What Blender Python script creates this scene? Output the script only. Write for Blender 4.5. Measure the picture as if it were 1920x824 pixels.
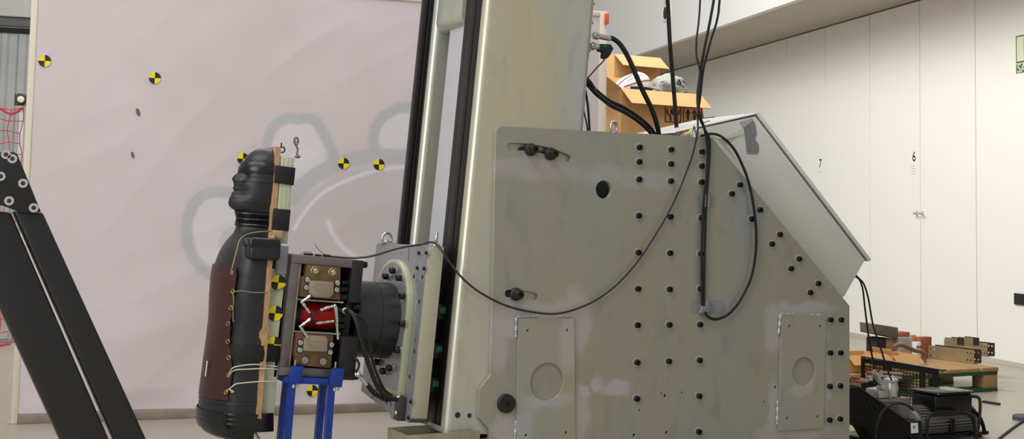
import bpy, bmesh, math, random
from mathutils import Vector, Matrix, noise
random.seed(7)
for o in list(bpy.data.objects): bpy.data.objects.remove(o)
sc = bpy.context.scene
COL = sc.collection
R = math.radians
# ------------------------------------------------------------------ camera
F, PCX, PCY = 2300.0, 960.0, 239.0          # focal length and principal point, pixels of the 1920x824 frame
YAW, PIT, ROL = R(26.4), R(4.2), R(1.15)
CAM = Vector((0, 0, 1.0))
FWD = Vector((math.sin(YAW)*math.cos(PIT), math.cos(YAW)*math.cos(PIT), math.sin(PIT)))
R0 = Vector((math.cos(YAW), -math.sin(YAW), 0)); U0 = R0.cross(FWD)
CXA = math.cos(ROL)*R0 + math.sin(ROL)*U0
CYA = -math.sin(ROL)*R0 + math.cos(ROL)*U0
cd = bpy.data.cameras.new('camera'); cam = bpy.data.objects.new('camera', cd); COL.objects.link(cam)
cm = Matrix((CXA, CYA, -FWD)).transposed().to_4x4(); cm.translation = CAM
cam.matrix_world = cm
cd.sensor_width = 36; cd.lens = F/1920*36; cd.shift_y = -(412-PCY)/1920; cd.clip_end = 100
sc.camera = cam
# ------------------------------------------------------------------ light
sc.view_settings.view_transform = 'Standard'; sc.view_settings.look = 'None'
sc.view_settings.gamma = 1; sc.view_settings.use_curve_mapping = False
sc.view_settings.exposure = 0.0
wd_ = bpy.data.worlds.new('hall_light'); sc.world = wd_; wd_.use_nodes = True
bg = wd_.node_tree.nodes['Background']; bg.inputs[0].default_value = (1.0, .99, .975, 1); bg.inputs[1].default_value = .39
def area(name, loc, target, sx, sy, power, col=(1, .97, .92)):
    l = bpy.data.lights.new(name, 'AREA'); l.shape = 'RECTANGLE'; l.size = sx; l.size_y = sy; l.energy = power; l.color = col
    o = bpy.data.objects.new(name, l); COL.objects.link(o); o.location = loc
    o.rotation_euler = (Vector(target)-Vector(loc)).to_track_quat('-Z', 'Y').to_euler()
area('ceiling_light_row', (-1.0, 2.5, 5.6), (1.5, 4.3, .5), 6, 1.2, 185, (1, .99, .97))
area('ceiling_light_row', (2.0, 7.0, 5.6), (2.6, 7.2, 0), 6, 1.2, 165, (1, .99, .97))
area('added_side_light', (3.0, 6.6, 4.4), (7.6, 10.0, 2.0), 4.0, 2.0, 215, (1, .99, .97))  # unseen light added to brighten the bulkhead and door wall
area('added_side_light', (-2.7, 1.1, 2.3), (2, 4.3, 1.3), 2.6, 3.4, 120, (.98, .99, 1))  # tall light added at left to put a highlight on the column corners
# ------------------------------------------------------------------ pixel rays onto real planes
def ray(px, py):
    return FWD + (px-PCX)/F*CXA + (PCY-py)/F*CYA
def hit(px, py, o, n):
    d = ray(px, py); o = Vector(o); n = Vector(n)
    return CAM + d*((o-CAM).dot(n)/d.dot(n))
def onY(px, py, Y): return hit(px, py, (0, Y, 0), (0, 1, 0))
def onZ(px, py, Z): return hit(px, py, (0, 0, Z), (0, 0, 1))
class Frame:
    def __init__(s, o=(0, 0, 0), tilt=0, yaw=0):
        s.M = Matrix.Translation(Vector(o)) @ Matrix.Rotation(yaw, 4, 'Z') @ Matrix.Rotation(tilt, 4, 'Y')
        s.I = s.M.inverted()
    def _p(s, px, py, i, val):
        n = s.M.to_3x3().col[i]; v = [0, 0, 0]; v[i] = val
        return s.I @ hit(px, py, s.M @ Vector(v), n)
    def X(s, px, py, x): return s._p(px, py, 0, x)
    def Y(s, px, py, y): return s._p(px, py, 1, y)
    def Z(s, px, py, z): return s._p(px, py, 2, z)
W0 = Frame()
# ------------------------------------------------------------------ materials
def lin(c):
    return tuple(((x/255)/12.92 if x/255 <= .04045 else ((x/255+.055)/1.055)**2.4) for x in c)+(1,)
MATS = {}
def mat(name, c, rough=.5, metal=0.0, c2=None, scale=6, amt=.5, bump=0, bscale=60, emit=None, stretch=(1, 1, 1), trans=0, spec=None, coat=0, detail=4):
    m = bpy.data.materials.new(name); m.use_nodes = True; nt = m.node_tree; N = nt.nodes; L = nt.links
    b = N['Principled BSDF']; b.inputs['Base Color'].default_value = lin(c)
    b.inputs['Roughness'].default_value = rough; b.inputs['Metallic'].default_value = metal
    if spec is not None: b.inputs['Specular IOR Level'].default_value = spec
    if coat: b.inputs['Coat Weight'].default_value = coat
    if trans: b.inputs['Transmission Weight'].default_value = trans
    g = N.new('ShaderNodeNewGeometry'); mp = N.new('ShaderNodeMapping'); mp.inputs['Scale'].default_value = stretch
    L.new(g.outputs['Position'], mp.inputs['Vector'])
    if c2:
        n = N.new('ShaderNodeTexNoise'); n.inputs['Scale'].default_value = scale; n.inputs['Detail'].default_value = detail
        L.new(mp.outputs[0], n.inputs['Vector'])
        r = N.new('ShaderNodeMapRange'); r.inputs[1].default_value = .5-.5*(1-amt)-.05; r.inputs[2].default_value = .5+.5*(1-amt)+.05
        L.new(n.outputs['Fac'], r.inputs[0])
        mx = N.new('ShaderNodeMix'); mx.data_type = 'RGBA'; mx.inputs['A'].default_value = lin(c); mx.inputs['B'].default_value = lin(c2)
        L.new(r.outputs[0], mx.inputs['Factor']); L.new(mx.outputs['Result'], b.inputs['Base Color'])
    if bump:
        n2 = N.new('ShaderNodeTexNoise'); n2.inputs['Scale'].default_value = bscale; L.new(mp.outputs[0], n2.inputs['Vector'])
        bp = N.new('ShaderNodeBump'); bp.inputs['Strength'].default_value = bump; bp.inputs['Distance'].default_value = .01
        L.new(n2.outputs['Fac'], bp.inputs['Height']); L.new(bp.outputs[0], b.inputs['Normal'])
    if emit: b.inputs['Emission Color'].default_value = lin(c); b.inputs['Emission Strength'].default_value = emit
    MATS[name] = m
    return m
def zinc(name, base, yel, blu, rough=.4, metal=.45, blobs=(), blobcol=(186, 178, 181), sc1=1.6, streak=(1, 1, .45)):
    """passivated (zinc plated) steel: grey with yellowish and bluish clouds; blobs = patches of cold zinc spray"""
    m = bpy.data.materials.new(name); m.use_nodes = True; nt = m.node_tree; N = nt.nodes; L = nt.links
    b = N['Principled BSDF']; b.inputs['Metallic'].default_value = metal; b.inputs['Roughness'].default_value = rough
    g = N.new('ShaderNodeNewGeometry'); mp = N.new('ShaderNodeMapping'); mp.inputs['Scale'].default_value = streak
    L.new(g.outputs['Position'], mp.inputs['Vector'])
    def mixc(a, bcol, fac):
        mx = N.new('ShaderNodeMix'); mx.data_type = 'RGBA'
        if isinstance(a, tuple): mx.inputs['A'].default_value = a
        else: L.new(a, mx.inputs['A'])
        mx.inputs['B'].default_value = bcol; L.new(fac, mx.inputs['Factor']); return mx.outputs['Result']
    def nz(scale, seed, lo, hi):
        n = N.new('ShaderNodeTexNoise'); n.noise_dimensions = '4D'; n.inputs['W'].default_value = seed
        n.inputs['Scale'].default_value = scale; n.inputs['Detail'].default_value = 5; n.inputs['Distortion'].default_value = .6
        L.new(mp.outputs[0], n.inputs['Vector'])
        r = N.new('ShaderNodeMapRange'); r.inputs[1].default_value = lo; r.inputs[2].default_value = hi
        L.new(n.outputs['Fac'], r.inputs[0]); return r.outputs[0]
    c = mixc(lin(base), lin(yel), nz(sc1*1.3, 1.3, .4, .75))
    c = mixc(c, lin(blu), nz(sc1*1.3, 7.9, .5, .72))
    c = mixc(c, lin(tuple(int(x*.9) for x in base)), nz(sc1*9, 3.1, .55, .85))
    if blobs:
        nn = N.new('ShaderNodeTexNoise'); nn.inputs['Scale'].default_value = 7; nn.inputs['Detail'].default_value = 5
        L.new(g.outputs['Position'], nn.inputs['Vector'])
        off = N.new('ShaderNodeVectorMath'); off.operation = 'MULTIPLY_ADD'; off.inputs[1].default_value = (.12, 0, .12); 
        L.new(nn.outputs['Color'], off.inputs[0]); 
        ad = N.new('ShaderNodeVectorMath'); ad.operation = 'ADD'; ad.inputs[1].default_value = (-.06, 0, -.06)
        L.new(g.outputs['Position'], ad.inputs[0]); L.new(ad.outputs[0], off.inputs[2])
        cur = None
        for (cx, cz, rx, rz, s) in blobs:
            q = N.new('ShaderNodeVectorMath'); q.operation = 'SUBTRACT'; q.inputs[1].default_value = (cx, 0, cz); L.new(off.outputs[0], q.inputs[0])
            q2 = N.new('ShaderNodeVectorMath'); q2.operation = 'MULTIPLY'; q2.inputs[1].default_value = (1/rx, 0, 1/rz); L.new(q.outputs[0], q2.inputs[0])
            ln = N.new('ShaderNodeVectorMath'); ln.operation = 'LENGTH'; L.new(q2.outputs[0], ln.inputs[0])
            r = N.new('ShaderNodeMapRange'); r.inputs[1].default_value = 1.15; r.inputs[2].default_value = .65; r.inputs[3].default_value = 0; r.inputs[4].default_value = s
            L.new(ln.outputs['Value'], r.inputs[0])
            if cur is None: cur = r.outputs[0]
            else:
                mx = N.new('ShaderNodeMath'); mx.operation = 'MAXIMUM'; L.new(cur, mx.inputs[0]); L.new(r.outputs[0], mx.inputs[1]); cur = mx.outputs[0]
        c = mixc(c, lin(blobcol), cur)
    L.new(c, b.inputs['Base Color'])
    rr = nz(sc1*3, 5.5, .3, .8)
    r = N.new('ShaderNodeMapRange'); r.inputs[3].default_value = rough-.07; r.inputs[4].default_value = rough+.1
    L.new(rr, r.inputs[0]); L.new(r.outputs[0], b.inputs['Roughness'])
    MATS[name] = m
    return m
# ------------------------------------------------------------------ geometry builder
AX = {'x': Vector((1, 0, 0)), 'y': Vector((0, 1, 0)), 'z': Vector((0, 0, 1))}
def rmf(path, closed=False):
    """parallel-transported frames along a path"""
    n = len(path); T = []
    for i in range(n):
        a = path[(i-1) % n] if (closed or i > 0) else path[i]; b = path[(i+1) % n] if (closed or i < n-1) else path[i]
        T.append((b-a).normalized())
    u = T[0].orthogonal().normalized(); out = []
    for i in range(n):
        u = (u - T[i]*u.dot(T[i]))
        u = u.normalized() if u.length > 1e-6 else T[i].orthogonal().normalized()
        out.append((T[i], u, T[i].cross(u)))
    return out
def spline(pts, res=8, closed=False):
    P = [Vector(p) for p in pts]; n = len(P); out = []
    segs = n if closed else n-1
    for i in range(segs):
        if closed: a, b, c, d = P[(i-1) % n], P[i], P[(i+1) % n], P[(i+2) % n]
        else: a, b, c, d = P[max(i-1, 0)], P[i], P[i+1], P[min(i+2, n-1)]
        for k in range(res):
            t = k/res
            out.append(.5*((2*b)+(c-a)*t+(2*a-5*b+4*c-d)*t*t+(3*b-a-3*c+d)*t**3))
    if not closed: out.append(P[-1])
    return out
class G:
    def __init__(s): s.bm = bmesh.new(); s.mi = 0
    def _f(s, fs):
        for f in fs: f.material_index = s.mi
    def faces(s, verts, faces):
        vs = [s.bm.verts.new(v) for v in verts]
        for f in faces:
            try: s._f([s.bm.faces.new([vs[i] for i in f])])
            except ValueError: pass
        return s
    def box(s, x0, x1, y0, y1, z0, z1, bev=0, M=None, seg=2):
        b = bmesh.new(); r = bmesh.ops.create_cube(b, size=1)
        bmesh.ops.scale(b, vec=(abs(x1-x0), abs(y1-y0), abs(z1-z0)), verts=b.verts)
        if bev: bmesh.ops.bevel(b, geom=list(b.edges), offset=bev, segments=seg, profile=.5, affect='EDGES')
        bmesh.ops.translate(b, vec=((x0+x1)/2, (y0+y1)/2, (z0+z1)/2), verts=b.verts)
        return s.merge(b, M)
    def merge(s, b, M=None):
        if M is not None: b.transform(M)
        b.verts.index_update(); vs = [s.bm.verts.new(v.co) for v in b.verts]
        for f in b.faces:
            nf = s.bm.faces.new([vs[v.index] for v in f.verts]); nf.material_index = s.mi
        b.free(); return s
    def cyl(s, p0, p1, r, seg=24, r1=None, caps=True):
        p0, p1 = Vector(p0), Vector(p1); r1 = r if r1 is None else r1
        return s.lathe([(r, 0), (r1, (p1-p0).length)], p0, p1-p0, seg, caps)
    def lathe(s, prof, o, axis, seg=32, caps=True):
        """prof = [(radius, height)...] along axis from o"""
        o = Vector(o); a = Vector(axis).normalized(); u = a.orthogonal().normalized(); w = a.cross(u)
        rings = []
        for (r, h) in prof:
            rings.append([s.bm.verts.new(o+a*h+(u*math.cos(t)+w*math.sin(t))*max(r, 1e-5)) for t in [2*math.pi*i/seg for i in range(seg)]])
        for a_, b_ in zip(rings, rings[1:]):
            for i in range(seg):
                s._f([s.bm.faces.new((a_[i], a_[(i+1) % seg], b_[(i+1) % seg], b_[i]))])
        if caps:
            s._f([s.bm.faces.new(rings[0][::-1])]); s._f([s.bm.faces.new(rings[-1])])
        return s
    def tube(s, path, r, seg=10, closed=False, caps=True, flat=None):
        path = [Vector(p) for p in path]; fr = rmf(path, closed); rings = []
        for i, (p, (t, u, w)) in enumerate(zip(path, fr)):
            rr = r(i/(len(path)-1)) if callable(r) else r
            rings.append([s.bm.verts.new(p+(u*math.cos(k)*rr+w*math.sin(k)*rr)) for k in [2*math.pi*j/seg for j in range(seg)]])
        n = len(rings)
        for i in range(n if closed else n-1):
            a_, b_ = rings[i], rings[(i+1) % n]
            for j in range(seg):
                s._f([s.bm.faces.new((a_[j], a_[(j+1) % seg], b_[(j+1) % seg], b_[j]))])
        if caps and not closed:
            s._f([s.bm.faces.new(rings[0][::-1])]); s._f([s.bm.faces.new(rings[-1])])
        return s
    def torus(s, c, axis, Rr, r, seg=32, sg=12):
        a = Vector(axis).normalized(); u = a.orthogonal().normalized(); w = a.cross(u); c = Vector(c)
        return s.tube([c+(u*math.cos(t)+w*math.sin(t))*Rr for t in [2*math.pi*i/seg for i in range(seg)]], r, sg, closed=True)
    def sphere(s, c, r, sc_=(1, 1, 1), seg=20):
        b = bmesh.new(); bmesh.ops.create_uvsphere(b, u_segments=seg, v_segments=seg//2, radius=r)
        bmesh.ops.scale(b, vec=sc_, verts=b.verts); bmesh.ops.translate(b, vec=Vector(c), verts=b.verts)
        return s.merge(b)
    def prism(s, poly, d, bev=0, seg=2):
        """planar polygon (3-D points) swept by vector d"""
        b = bmesh.new(); A = [b.verts.new(Vector(p)) for p in poly]; B = [b.verts.new(Vector(p)+Vector(d)) for p in poly]; n = len(poly)
        b.faces.new(A); b.faces.new(B[::-1])
        for i in range(n): b.faces.new((A[i], B[i], B[(i+1) % n], A[(i+1) % n]))
        bmesh.ops.recalc_face_normals(b, faces=b.faces)
        if bev: bmesh.ops.bevel(b, geom=list(b.edges), offset=bev, segments=seg, profile=.5, affect='EDGES')
        return s.merge(b)
    def loft(s, rings, closed=True, caps=True):
        V = [[s.bm.verts.new(p) for p in r] for r in rings]
        for a_, b_ in zip(V, V[1:]):
            n = len(a_)
            for i in range(n if closed else n-1):
                s._f([s.bm.faces.new((a_[i], a_[(i+1) % n], b_[(i+1) % n], b_[i]))])
        if caps and closed:
            s._f([s.bm.faces.new(V[0][::-1])]); s._f([s.bm.faces.new(V[-1])])
        return s
def flat_mesh(outline, holes, th, bev=0, res=2):
    """2-D outline with holes -> solid plate; local x,z with thickness along +y starting at y=0 (front face)"""
    cu = bpy.data.curves.new('tmp', 'CURVE'); cu.dimensions = '2D'; cu.fill_mode = 'BOTH'; cu.extrude = th/2-bev
    cu.bevel_depth = bev; cu.bevel_resolution = res
    for pl in [outline]+list(holes):
        sp = cu.splines.new('POLY'); sp.points.add(len(pl)-1); sp.use_cyclic_u = True
        for i, p in enumerate(pl): sp.points[i].co = (p[0], p[1], 0, 1)
    o = bpy.data.objects.new('tmp', cu); COL.objects.link(o)
    if bev: cu.offset = -bev
    dg = bpy.context.evaluated_depsgraph_get(); me = bpy.data.meshes.new_from_object(o.evaluated_get(dg))
    bpy.data.objects.remove(o); bpy.data.curves.remove(cu)
    b = bmesh.new(); b.from_mesh(me); bpy.data.meshes.remove(me)
    b.transform(Matrix(((1, 0, 0, 0), (0, 0, -1, th/2), (0, 1, 0, 0), (0, 0, 0, 1))))
    bmesh.ops.remove_doubles(b, verts=b.verts, dist=1e-5)
    bmesh.ops.recalc_face_normals(b, faces=b.faces)
    return b
def text_mesh(txt, size, ext=.0006, sx=1, align='CENTER', bold=0):
    cu = bpy.data.curves.new('tmp', 'FONT'); cu.body = txt; cu.size = size; cu.extrude = ext; cu.align_x = align; cu.align_y = 'CENTER'; cu.offset = bold
    o = bpy.data.objects.new('tmp', cu); COL.objects.link(o)
    dg = bpy.context.evaluated_depsgraph_get(); me = bpy.data.meshes.new_from_object(o.evaluated_get(dg))
    bpy.data.objects.remove(o); bpy.data.curves.remove(cu)
    b = bmesh.new(); b.from_mesh(me); bpy.data.meshes.remove(me)
    b.transform(Matrix(((sx, 0, 0, 0), (0, 0, -1, 0), (0, 1, 0, 0), (0, 0, 0, 1))))
    return b
def circ(cx, cz, r, n=32, rz=None):
    rz = r if rz is None else rz
    return [(cx+r*math.cos(2*math.pi*i/n), cz+rz*math.sin(2*math.pi*i/n)) for i in range(n)]
def rrect(x0, x1, z0, z1, r, n=6):
    out = []
    for cx, cz, a in ((x1-r, z1-r, 0), (x0+r, z1-r, 90), (x0+r, z0+r, 180), (x1-r, z0+r, 270)):
        for i in range(n+1):
            t = R(a+90*i/n); out.append((cx+r*math.cos(t), cz+r*math.sin(t)))
    return out
WM = {}
def add(name, g, m, parent=None, fr=W0, ang=35, smooth=True, label=None, cat=None, group=None, kind=None, origin=None):
    bm = g.bm if isinstance(g, G) else g
    if bm.verts:
        mn = Vector([min(v.co[i] for v in bm.verts) for i in range(3)]); mx = Vector([max(v.co[i] for v in bm.verts) for i in range(3)])
        c = (mn+mx)/2
    else: c = Vector((0, 0, 0))
    if origin is not None: c = Vector(origin)
    bm.transform(Matrix.Translation(-c))
    me = bpy.data.meshes.new(name); bmesh.ops.recalc_face_normals(bm, faces=bm.faces); bm.to_mesh(me); bm.free()
    for mm in (m if isinstance(m, (list, tuple)) else [m]): me.materials.append(mm)
    if smooth:
        me.shade_smooth(); me.set_sharp_from_angle(angle=R(ang))
    o = bpy.data.objects.new(name, me); COL.objects.link(o)
    w = fr.M @ Matrix.Translation(c); WM[o] = w
    if parent is not None: o.parent = parent; o.matrix_basis = WM[parent].inverted() @ w
    else: o.matrix_basis = w
    tag(o, label, cat, group, kind)
    return o
def tag(o, label=None, cat=None, group=None, kind=None):
    if label: o['label'] = label
    if cat: o['category'] = cat
    if group: o['group'] = group
    if kind: o['kind'] = kind
    return o
def thing(name, label, cat, fr=W0, base=(0, 0, 0), group=None):
    o = bpy.data.objects.new(name, None); COL.objects.link(o); o.empty_display_size = .05
    WM[o] = fr.M @ Matrix.Translation(Vector(base)); o.matrix_basis = WM[o]
    return tag(o, label, cat, group)
def put(proto, parent, w):
    """copy of a part (and its sub-parts) with world matrix w"""
    o = proto.copy(); COL.objects.link(o); WM[o] = w
    if parent is not None: o.parent = parent; o.matrix_basis = WM[parent].inverted() @ w
    else: o.parent = None; o.matrix_basis = w
    for ch in list(proto.children):
        c = ch.copy(); COL.objects.link(c); c.parent = o; WM[c] = w @ c.matrix_basis
    return o
def struct(name, g, m, fr=W0, parent=None, **k):
    return add(name, g, m, parent, fr, kind='structure' if parent is None else None, **k)
# ================================================================== MATERIALS
M_floor = mat('floor_concrete', (156, 149, 134), .34, 0, (172, 165, 149), 1.3, .4, bump=.05, bscale=8)
M_white = mat('white_door_panel', (238, 236, 229), .42, 0)
M_wallw = mat('white_wall_paint', (222, 222, 220), .7)
M_soffit = mat('soffit_paint', (182, 175, 164), .7)
M_seam = mat('panel_seam', (118, 113, 104), .8)
M_clad = mat('steel_cladding', (206, 207, 206), .5, .15, (186, 189, 190), 5, .4)
M_beamw = mat('white_header', (232, 232, 230), .5)
M_dark = mat('dark_gap', (40, 38, 38), .7)
M_cream = mat('cream_edge', (214, 204, 184), .7)
M_batten = mat('old_wood_batten', (150, 134, 120), .8, 0, (112, 98, 90), 14, .3)
M_yel = mat('marker_yellow', (238, 214, 12), .5)
M_blk = mat('marker_black', (22, 22, 24), .5)
M_card = mat('cardboard', (216, 170, 112), .75, 0, (206, 160, 102), 5, .3)
M_cardd = mat('cardboard_older', (202, 158, 104), .8)
M_ink = mat('box_print', (62, 48, 36), .7)
M_blackpl = mat('black_plastic', (26, 26, 27), .4)
M_rubber = mat('black_rubber', (24, 24, 25), .45, spec=.4)
M_purple = mat('dark_purple_cable', (52, 36, 42), .4)
M_chrome = mat('bright_zinc', (205, 205, 202), .25, .85)
M_blksteel = mat('blackened_screw', (38, 37, 37), .35, .5)
M_tape = mat('duct_tape', (146, 146, 148), .35, .2, (128, 128, 131), 20, .4, bump=.3, bscale=90)
# ================================================================== ROOM
g = G(); g.box(-11, 16, -5, 24, -.1, 0); struct('floor', g, M_floor)
WL = Frame((7.49, 7.51, 0), 0, math.atan2(.98, .2))
ZT = 2.87
g = G(); g.box(-6, 13, -.25, -.004, 0, ZT+.1); struct('wall_right', g, M_seam, WL)
edges = [10.1, 9.32, 8.54, 7.76, 6.98, 6.2, 5.42, 4.64, 3.855, 3.065, 2.318, 1.547, .765, 0, -.735, -1.5, -2.27]
def flip(x, z, y=0): return WL.M @ Matrix.Translation((x, y, z)) @ Matrix.Rotation(math.pi, 4, 'Z')
class FM(Frame):
    def __init__(s, M): s.M = M; s.I = M.inverted()
for i, (a, b) in enumerate(zip(edges, edges[1:])):
    g = G(); g.box(b+.0045, a-.0045, -.004, .018, .03, ZT-.012, .002)
    d = struct('door_%d' % (i+1), g, M_white, WL, smooth=False)
    if i in (12, 13):
        hx = .04 if i == 12 else -.04
        g = G(); g.cyl((hx, .018, 1.10), (hx, .024, 1.10), .017); g.cyl((hx, .02, 1.10), (hx, .055, 1.10), .007)
        g.cyl((hx+.004, .052, 1.10), (hx-.05, .052, 1.088), .006)
        add('door_handle', g, M_chrome, d, WL, label='small silver lever handle')
    if i == 12 or i == 10:
        x = .085 if i == 12 else 1.635
        fm = FM(flip(x, 1.565, .0182))
        g = G(); g.merge(text_mesh('6' if i == 12 else '7', .115, .0005, .85, bold=.0012))
        add('door_number', g, M_blk, d, fm, label='black numeral', smooth=False)
        g = G()
        for k in range(4 if i == 12 else 1):
            g.box(x-.02, x+.045-.01*(k > 0), .018, .0186, 1.488-.022*k, 1.491-.022*k)
        add('door_label', g, M_seam, d, WL, smooth=False)
g = G(); g.box(-6, 13, -.004, .016, 0, .03); struct('baseboard_right', g, mat('baseboard_grey', (190, 184, 172), .6), WL)
g = G(); g.box(-6, 13, -.2, .92, ZT, ZT+.06); struct('ceiling', g, M_soffit, WL)
g = G(); g.box(-6, 13, .88, .94, ZT-.001, 5.6); struct('wall_bulkhead', g, M_wallw, WL)
# cable opening in the bulkhead, black panel, exit sign
p = WL.Y(1250, 20, .945)
g = G(); rh = (WL.Y(1250, 0, .945).z-WL.Y(1250, 42, .945).z)/2*.92; g.torus((p.x, .944, p.z), (0, 1, 0), rh, .014, 32, 8); g.lathe([(rh, 0), (rh*.9, .004)], (p.x, .941, p.z), (0, 1, 0), 32)
o = add('cable_opening', g, [M_cream], None, WL, label='round cable opening with pale rim high in white bulkhead', cat='wall opening')
g = G(); g.sphere((p.x+.25*rh, .953, p.z-.2*rh), rh*.45, (1, .12, 1.3)); add('dark_hole', g, M_blk, o, WL)
sg = thing('exit_sign', 'pale green and white exit sign cut by the right picture edge', 'sign', WL, (-1.36, .019, 2.12))
x0 = WL.Y(1905, 68, .02).x; zt = WL.Y(1905, 68, .02).z; zm = WL.Y(1905, 119, .02).z; zb = WL.Y(1905, 138, .02).z
M_sgreen = mat('sign_green', (74, 110, 84), .5); M_spale = mat('sign_pale', (216, 220, 188), .5)
g = G(); g.box(x0-.40, x0, .0185, .022, zm, zt, .0005); add('sign_border', g, M_sgreen, sg, WL)
g = G(); g.box(x0-.388, x0-.012, .022, .0235, zm+.01, zt-.01); add('sign_panel', g, M_spale, sg, WL)
g = G(); g.box(x0-.40, x0, .0185, .022, zb, zm-.008); add('text_strip', g, M_sgreen, sg, WL)
g = G(); g.merge(text_mesh('SALIDA', .092, .0005, .98, 'LEFT', .001))
add('lettering', g, M_spale, sg, FM(flip(x0-.012, (zb+zm)/2-.006, .0227)), smooth=False)
g = G(); g.prism([(x0-.09-.02*0, .0235, zm+.02), (x0-.29, .0235, zm+.02), (x0-.29, .0235, zt-.03), (x0-.09, .0235, zt-.03)], (0, .0006, 0))
add('pictogram', g, M_sgreen, sg, WL, smooth=False)
a = WL.Y(1901, 550, .03); b = WL.Y(1901, 571, .03)
g = G(); g.box(a.x-.32, a.x, .019, .032, b.z, a.z, .003)
add('wall_plate', g, M_blackpl, None, WL, label='black rectangular plate low on the white door at right edge', cat='plate')
# far wall with roller shutter, header
q = onZ(20, 532, 0)
FW = Frame((q.x, q.y, 0), 0, math.atan2(-.2, .98))
g = G(); pitch = .32; pts = []
x = -4.0; 
while x < 9.5:
    pts += [(x, 0), (x+.09, 0), (x+.12, -.03), (x+.20, -.03), (x+.215, -.018), (x+.23, -.03), (x+.29, -.03)]; x += pitch
V = []
for (px_, py_) in pts: V += [(px_, py_, 0), (px_, py_, 3.32)]
g.faces(V, [(2*i, 2*i+1, 2*i+3, 2*i+2) for i in range(len(pts)-1)])
struct('wall_back', g, M_clad, FW, smooth=False)
g = G(); g.box(-4, 9.5, -.02, .2, 3.3, 6.5); struct('wall_back_upper', g, M_wallw, FW)
g = G(); g.box(-4, 9.5, -.16, -.02, 3.52, 4.4, .01); struct('trim_1', g, M_beamw, FW)
g = G(); g.box(-4, 9.5, -.10, -.02, 3.40, 3.51, .005); struct('trim_2', g, mat('grey_track', (120, 120, 122), .6), FW)
g = G(); g.box(-4, 9.5, -.06, -.02, 3.31, 3.38, .005); struct('trim_3', g, M_dark, FW)
# red safety net on a pole with a square lamp
NF = Frame(onZ(20, 650, 0), 0, R(-8))
n0 = thing('safety_net', 'red safety net hanging beside the banner left edge', 'net', NF, (0, 0, 0))
M_net = mat('red_cord', (196, 48, 58), .7)
g = G(); sp = .085
def nw(i, j, ph):
    return Vector((i*sp+.012*math.sin(j*1.7+i), .03*math.sin(i*.8+j*.5), .02+j*sp+.012*math.sin(i*2.1+j*1.3+ph)))
for i in range(-12, 1):
    g.tube(spline([nw(i, j, 0) for j in range(0, 21)], 2), .0035, 5)
for j in range(0, 21):
    g.tube(spline([nw(i, j, 0) for i in range(-12, 1)], 2), .0035, 5)
add('mesh', g, M_net, n0, NF)
g = G(); g.tube(spline([nw(i, 20, 0)+Vector((0, 0, .03*math.sin(i*1.6))) for i in range(-12, 1)], 4), .009, 6)
add('edge_rope', g, M_net, n0, NF); g = G(); g.tube(spline([nw(i, 0, 0) for i in range(-12, 1)], 4), .009, 6)
add('edge_rope', g, M_net, n0, NF)
PF = Frame(onZ(19, 641, 0))
pt = thing('net_post', 'slim grey post carrying a square lamp beside the red net', 'post', PF, (0, 0, 0))
g = G(); g.box(-.018, .018, -.018, .018, .01, 1.72, .003); add('pole', g, mat('grey_post', (178, 180, 180), .5, .2), pt, PF)
g = G(); g.box(-.1, .1, -.1, .1, 0, .012, .003); add('base_plate', g, mat('grey_base', (120, 120, 120), .5, .2), pt, PF)
z = PF.Y(43, 188, 0).z
lb = thing('square_lamp', 'black square lamp with round cream lens on the net post', 'lamp', PF, (-.015, 0, z-.04))
g = G(); g.box(-.055, .025, -.055, -.019, z-.045, z+.045, .006); hs = add('housing', g, M_blackpl, lb, PF)
g = G(); g.lathe([(.026, 0), (.024, .008), (.01, .012)], (-.015, -.055, z), (0, -1, 0), 24); add('lens', g, mat('cream_lens', (214, 208, 176), .3), hs, PF)
for a_ in (-.045, .015):
    for c_ in (-.036, .036): g = G(); g.cyl((a_, -.054, z+c_), (a_, -.059, z+c_), .004, 10); add('screw', g, M_chrome, hs, PF)
# ================================================================== BANNER
BF = Frame((.511, 6.189, 0), 0, math.atan2(-.122, .9925))
BW, BH = 2.975, 2.15
ban = thing('crash_banner', 'large faded pink fabric banner with round target stickers on wooden battens', 'banner', BF, (BW/2, 0, 0))
def bp(px, py): v = BF.Y(px, py, 0); return (v.x, v.z)
dark = [([(428, 361), (400, 360), (381, 365), (362, 383), (352, 408), (349, 433), (353, 460), (362, 485), (380, 505), (400, 520)], 10, 1),
        ([(500, 268), (508, 242), (522, 229), (540, 222), (559, 225), (575, 221), (592, 228), (606, 251), (619, 276), (630, 308)], 9.5, 1),
        ([(702, 285), (698, 262), (702, 240), (717, 218), (746, 203), (785, 199)], 9.5, 1),
        ([(800, 297), (733, 293), (690, 293), (655, 300), (619, 314), (590, 330), (565, 350), (548, 372)], 13, .9),
        ([(425, 470), (418, 455), (424, 438), (440, 432)], 8, .5)]
light = [([(800, 313), (750, 314), (712, 319), (680, 327), (653, 337), (628, 348), (606, 361), (590, 375), (576, 391), (562, 410), (551, 430)], 3, 1),
         ([(615, 416), (620, 432), (630, 450), (645, 467), (662, 480), (680, 490)], 4, .9)]
fills = [(406, 440, 48, 72, .55, -1), (560, 280, 52, 50, .55, -1), (575, 320, 40, 40, .5, -1), (760, 255, 52, 42, .5, -1), (720, 440, 175, 128, .33, 1)]
def seg(a, w):
    P = [bp(*q) for q in a]; s = abs(bp(a[0][0]+w, a[0][1])[0]-bp(*a[0])[0]); return P, s
DK = [seg(a, w)+(v,) for a, w, v in dark]; LT = [seg(a, w)+(v,) for a, w, v in light]
FL = []
for (cx, cy, rx, ry, v, sgn) in fills:
    c = bp(cx, cy); e = bp(cx+rx, cy); f_ = bp(cx, cy-ry); FL.append((c[0], c[1], abs(e[0]-c[0]), abs(f_[1]-c[1]), v, sgn))
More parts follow.
